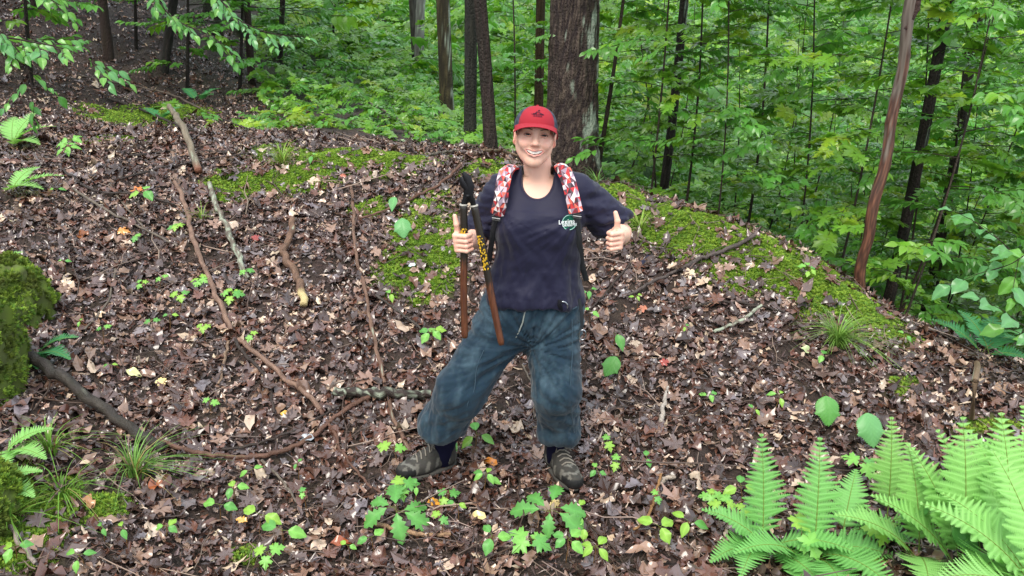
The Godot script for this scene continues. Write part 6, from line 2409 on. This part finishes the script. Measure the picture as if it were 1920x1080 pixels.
	fern(1960, 1000, [[260, 0.5, 0.13, 80, 40], [220, 0.5, 0.13, 70, 50], [290, 0.5, 0.13, 82, 35], [180, 0.45, 0.12, 60, 60]], "pale fern leaning in behind the dense ferns", 0)
	fern(1950, 1130, [[255, 0.5, 0.13, 74, 40], [215, 0.46, 0.13, 62, 60], [170, 0.44, 0.12, 55, 60], [240, 0.44, 0.13, 60, 60]], "pale fern in front of the dense ferns", 0)
	fern(70, 665, [[20, 0.26, 0.07, 48, 75], [350, 0.24, 0.065, 55, 60], [60, 0.24, 0.07, 40, 70]], "blue green fern at the foot of the mossy boulder", 3)
	fern(15, 275, [[300, 0.4, 0.1, 70, 50], [340, 0.4, 0.1, 55, 60], [250, 0.36, 0.1, 70, 60], [20, 0.34, 0.1, 45, 70]], "bright fern on the upper slope near the whorled seedling", 0)
	fern(10, 360, [[340, 0.36, 0.09, 45, 55], [10, 0.34, 0.09, 40, 60], [290, 0.3, 0.08, 60, 60]], "bright fern lower on the slope above the boulder", 0)
	fern(0, 500, [[30, 0.18, 0.05, 50, 70], [330, 0.16, 0.05, 60, 60]], "small fern growing on the mossy boulder's top", 0)
	fern(-5, 850, [[330, 0.22, 0.06, 60, 70], [20, 0.24, 0.06, 45, 70], [60, 0.24, 0.07, 40, 80]], "yellow green fern below the thick black branch", 0)
	fern(-10, 920, [[20, 0.22, 0.06, 45, 70], [340, 0.2, 0.06, 55, 70]], "small fern under the yellow green fern", 0)
	fern(1850, 665, [[215, 0.34, 0.085, 55, 50], [250, 0.32, 0.08, 70, 60], [300, 0.32, 0.08, 60, 60], [340, 0.3, 0.08, 50, 70], [30, 0.26, 0.08, 40, 70]], "blue green fern at the edge of the drop", 3)
	fern(1915, 650, [[260, 0.3, 0.08, 70, 60], [200, 0.3, 0.08, 55, 60], [320, 0.3, 0.08, 60, 60]], "dark fern behind the blue green fern at the drop", 3)
	fern(300, 225, [[320, 0.3, 0.08, 60, 60], [200, 0.28, 0.08, 60, 60], [20, 0.28, 0.08, 50, 60]], "dark fern in the dip behind the crest", 3)
	fern(370, 190, [[320, 0.34, 0.09, 60, 60], [220, 0.34, 0.09, 60, 60], [40, 0.34, 0.09, 50, 60]], "dark fern on the lower hillside", 3)

	# boughs of larger leaves reaching in from beside the frame
	bough("beech_bough", [seen(-60, 60, 5.4), seen(40, 75, 5.35), seen(130, 95, 5.3), seen(205, 135, 5.3)], 0.008, 0.085, 0.05, 2, 1, "drooping beech bough over the shaded bank")
	bough("beech_bough", [seen(-40, 30, 5.2), seen(30, 90, 5.2), seen(55, 140, 5.15), seen(62, 195, 5.15)], 0.007, 0.085, 0.05, 2, 1, "hanging tip of glossy beech leaves beside the drooping bough")
	bough("beech_bough", [seen(-20, -40, 5.6), seen(80, -10, 5.6), seen(120, 25, 5.6)], 0.007, 0.085, 0.05, 2, 1, "short beech bough above the drooping one")
	bough("beech_bough", [seen(260, -60, 6.4), seen(320, 30, 6.4), seen(400, 70, 6.4), seen(430, 105, 6.4)], 0.008, 0.085, 0.05, 2, 1, "beech bough hanging across the thin dark trunk")
	bough("beech_bough", [seen(370, -60, 7.0), seen(440, 30, 7.0), seen(500, 60, 7.0), seen(560, 70, 7.0)], 0.008, 0.085, 0.05, 2, 3, "beech bough hanging before the young hemlock")
	bough("broadleaf_bough", [seen(1990, 560, 4.2), seen(1920, 500, 4.2), seen(1880, 455, 4.2), seen(1835, 425, 4.2)], 0.005, 0.12, 0.1, 1, 1, "bough of broad ribbed leaves over the drop")
	bough("broadleaf_bough", [seen(1990, 480, 4.1), seen(1940, 470, 4.1), seen(1895, 495, 4.1), seen(1850, 510, 4.1)], 0.005, 0.12, 0.1, 1, 3, "lower bough of broad ribbed leaves over the drop")
	bough("broadleaf_bough", [seen(1980, 680, 3.9), seen(1930, 620, 3.9), seen(1900, 600, 3.9)], 0.005, 0.13, 0.11, 1, 3, "short bough of wide leaves above the fern at the drop")
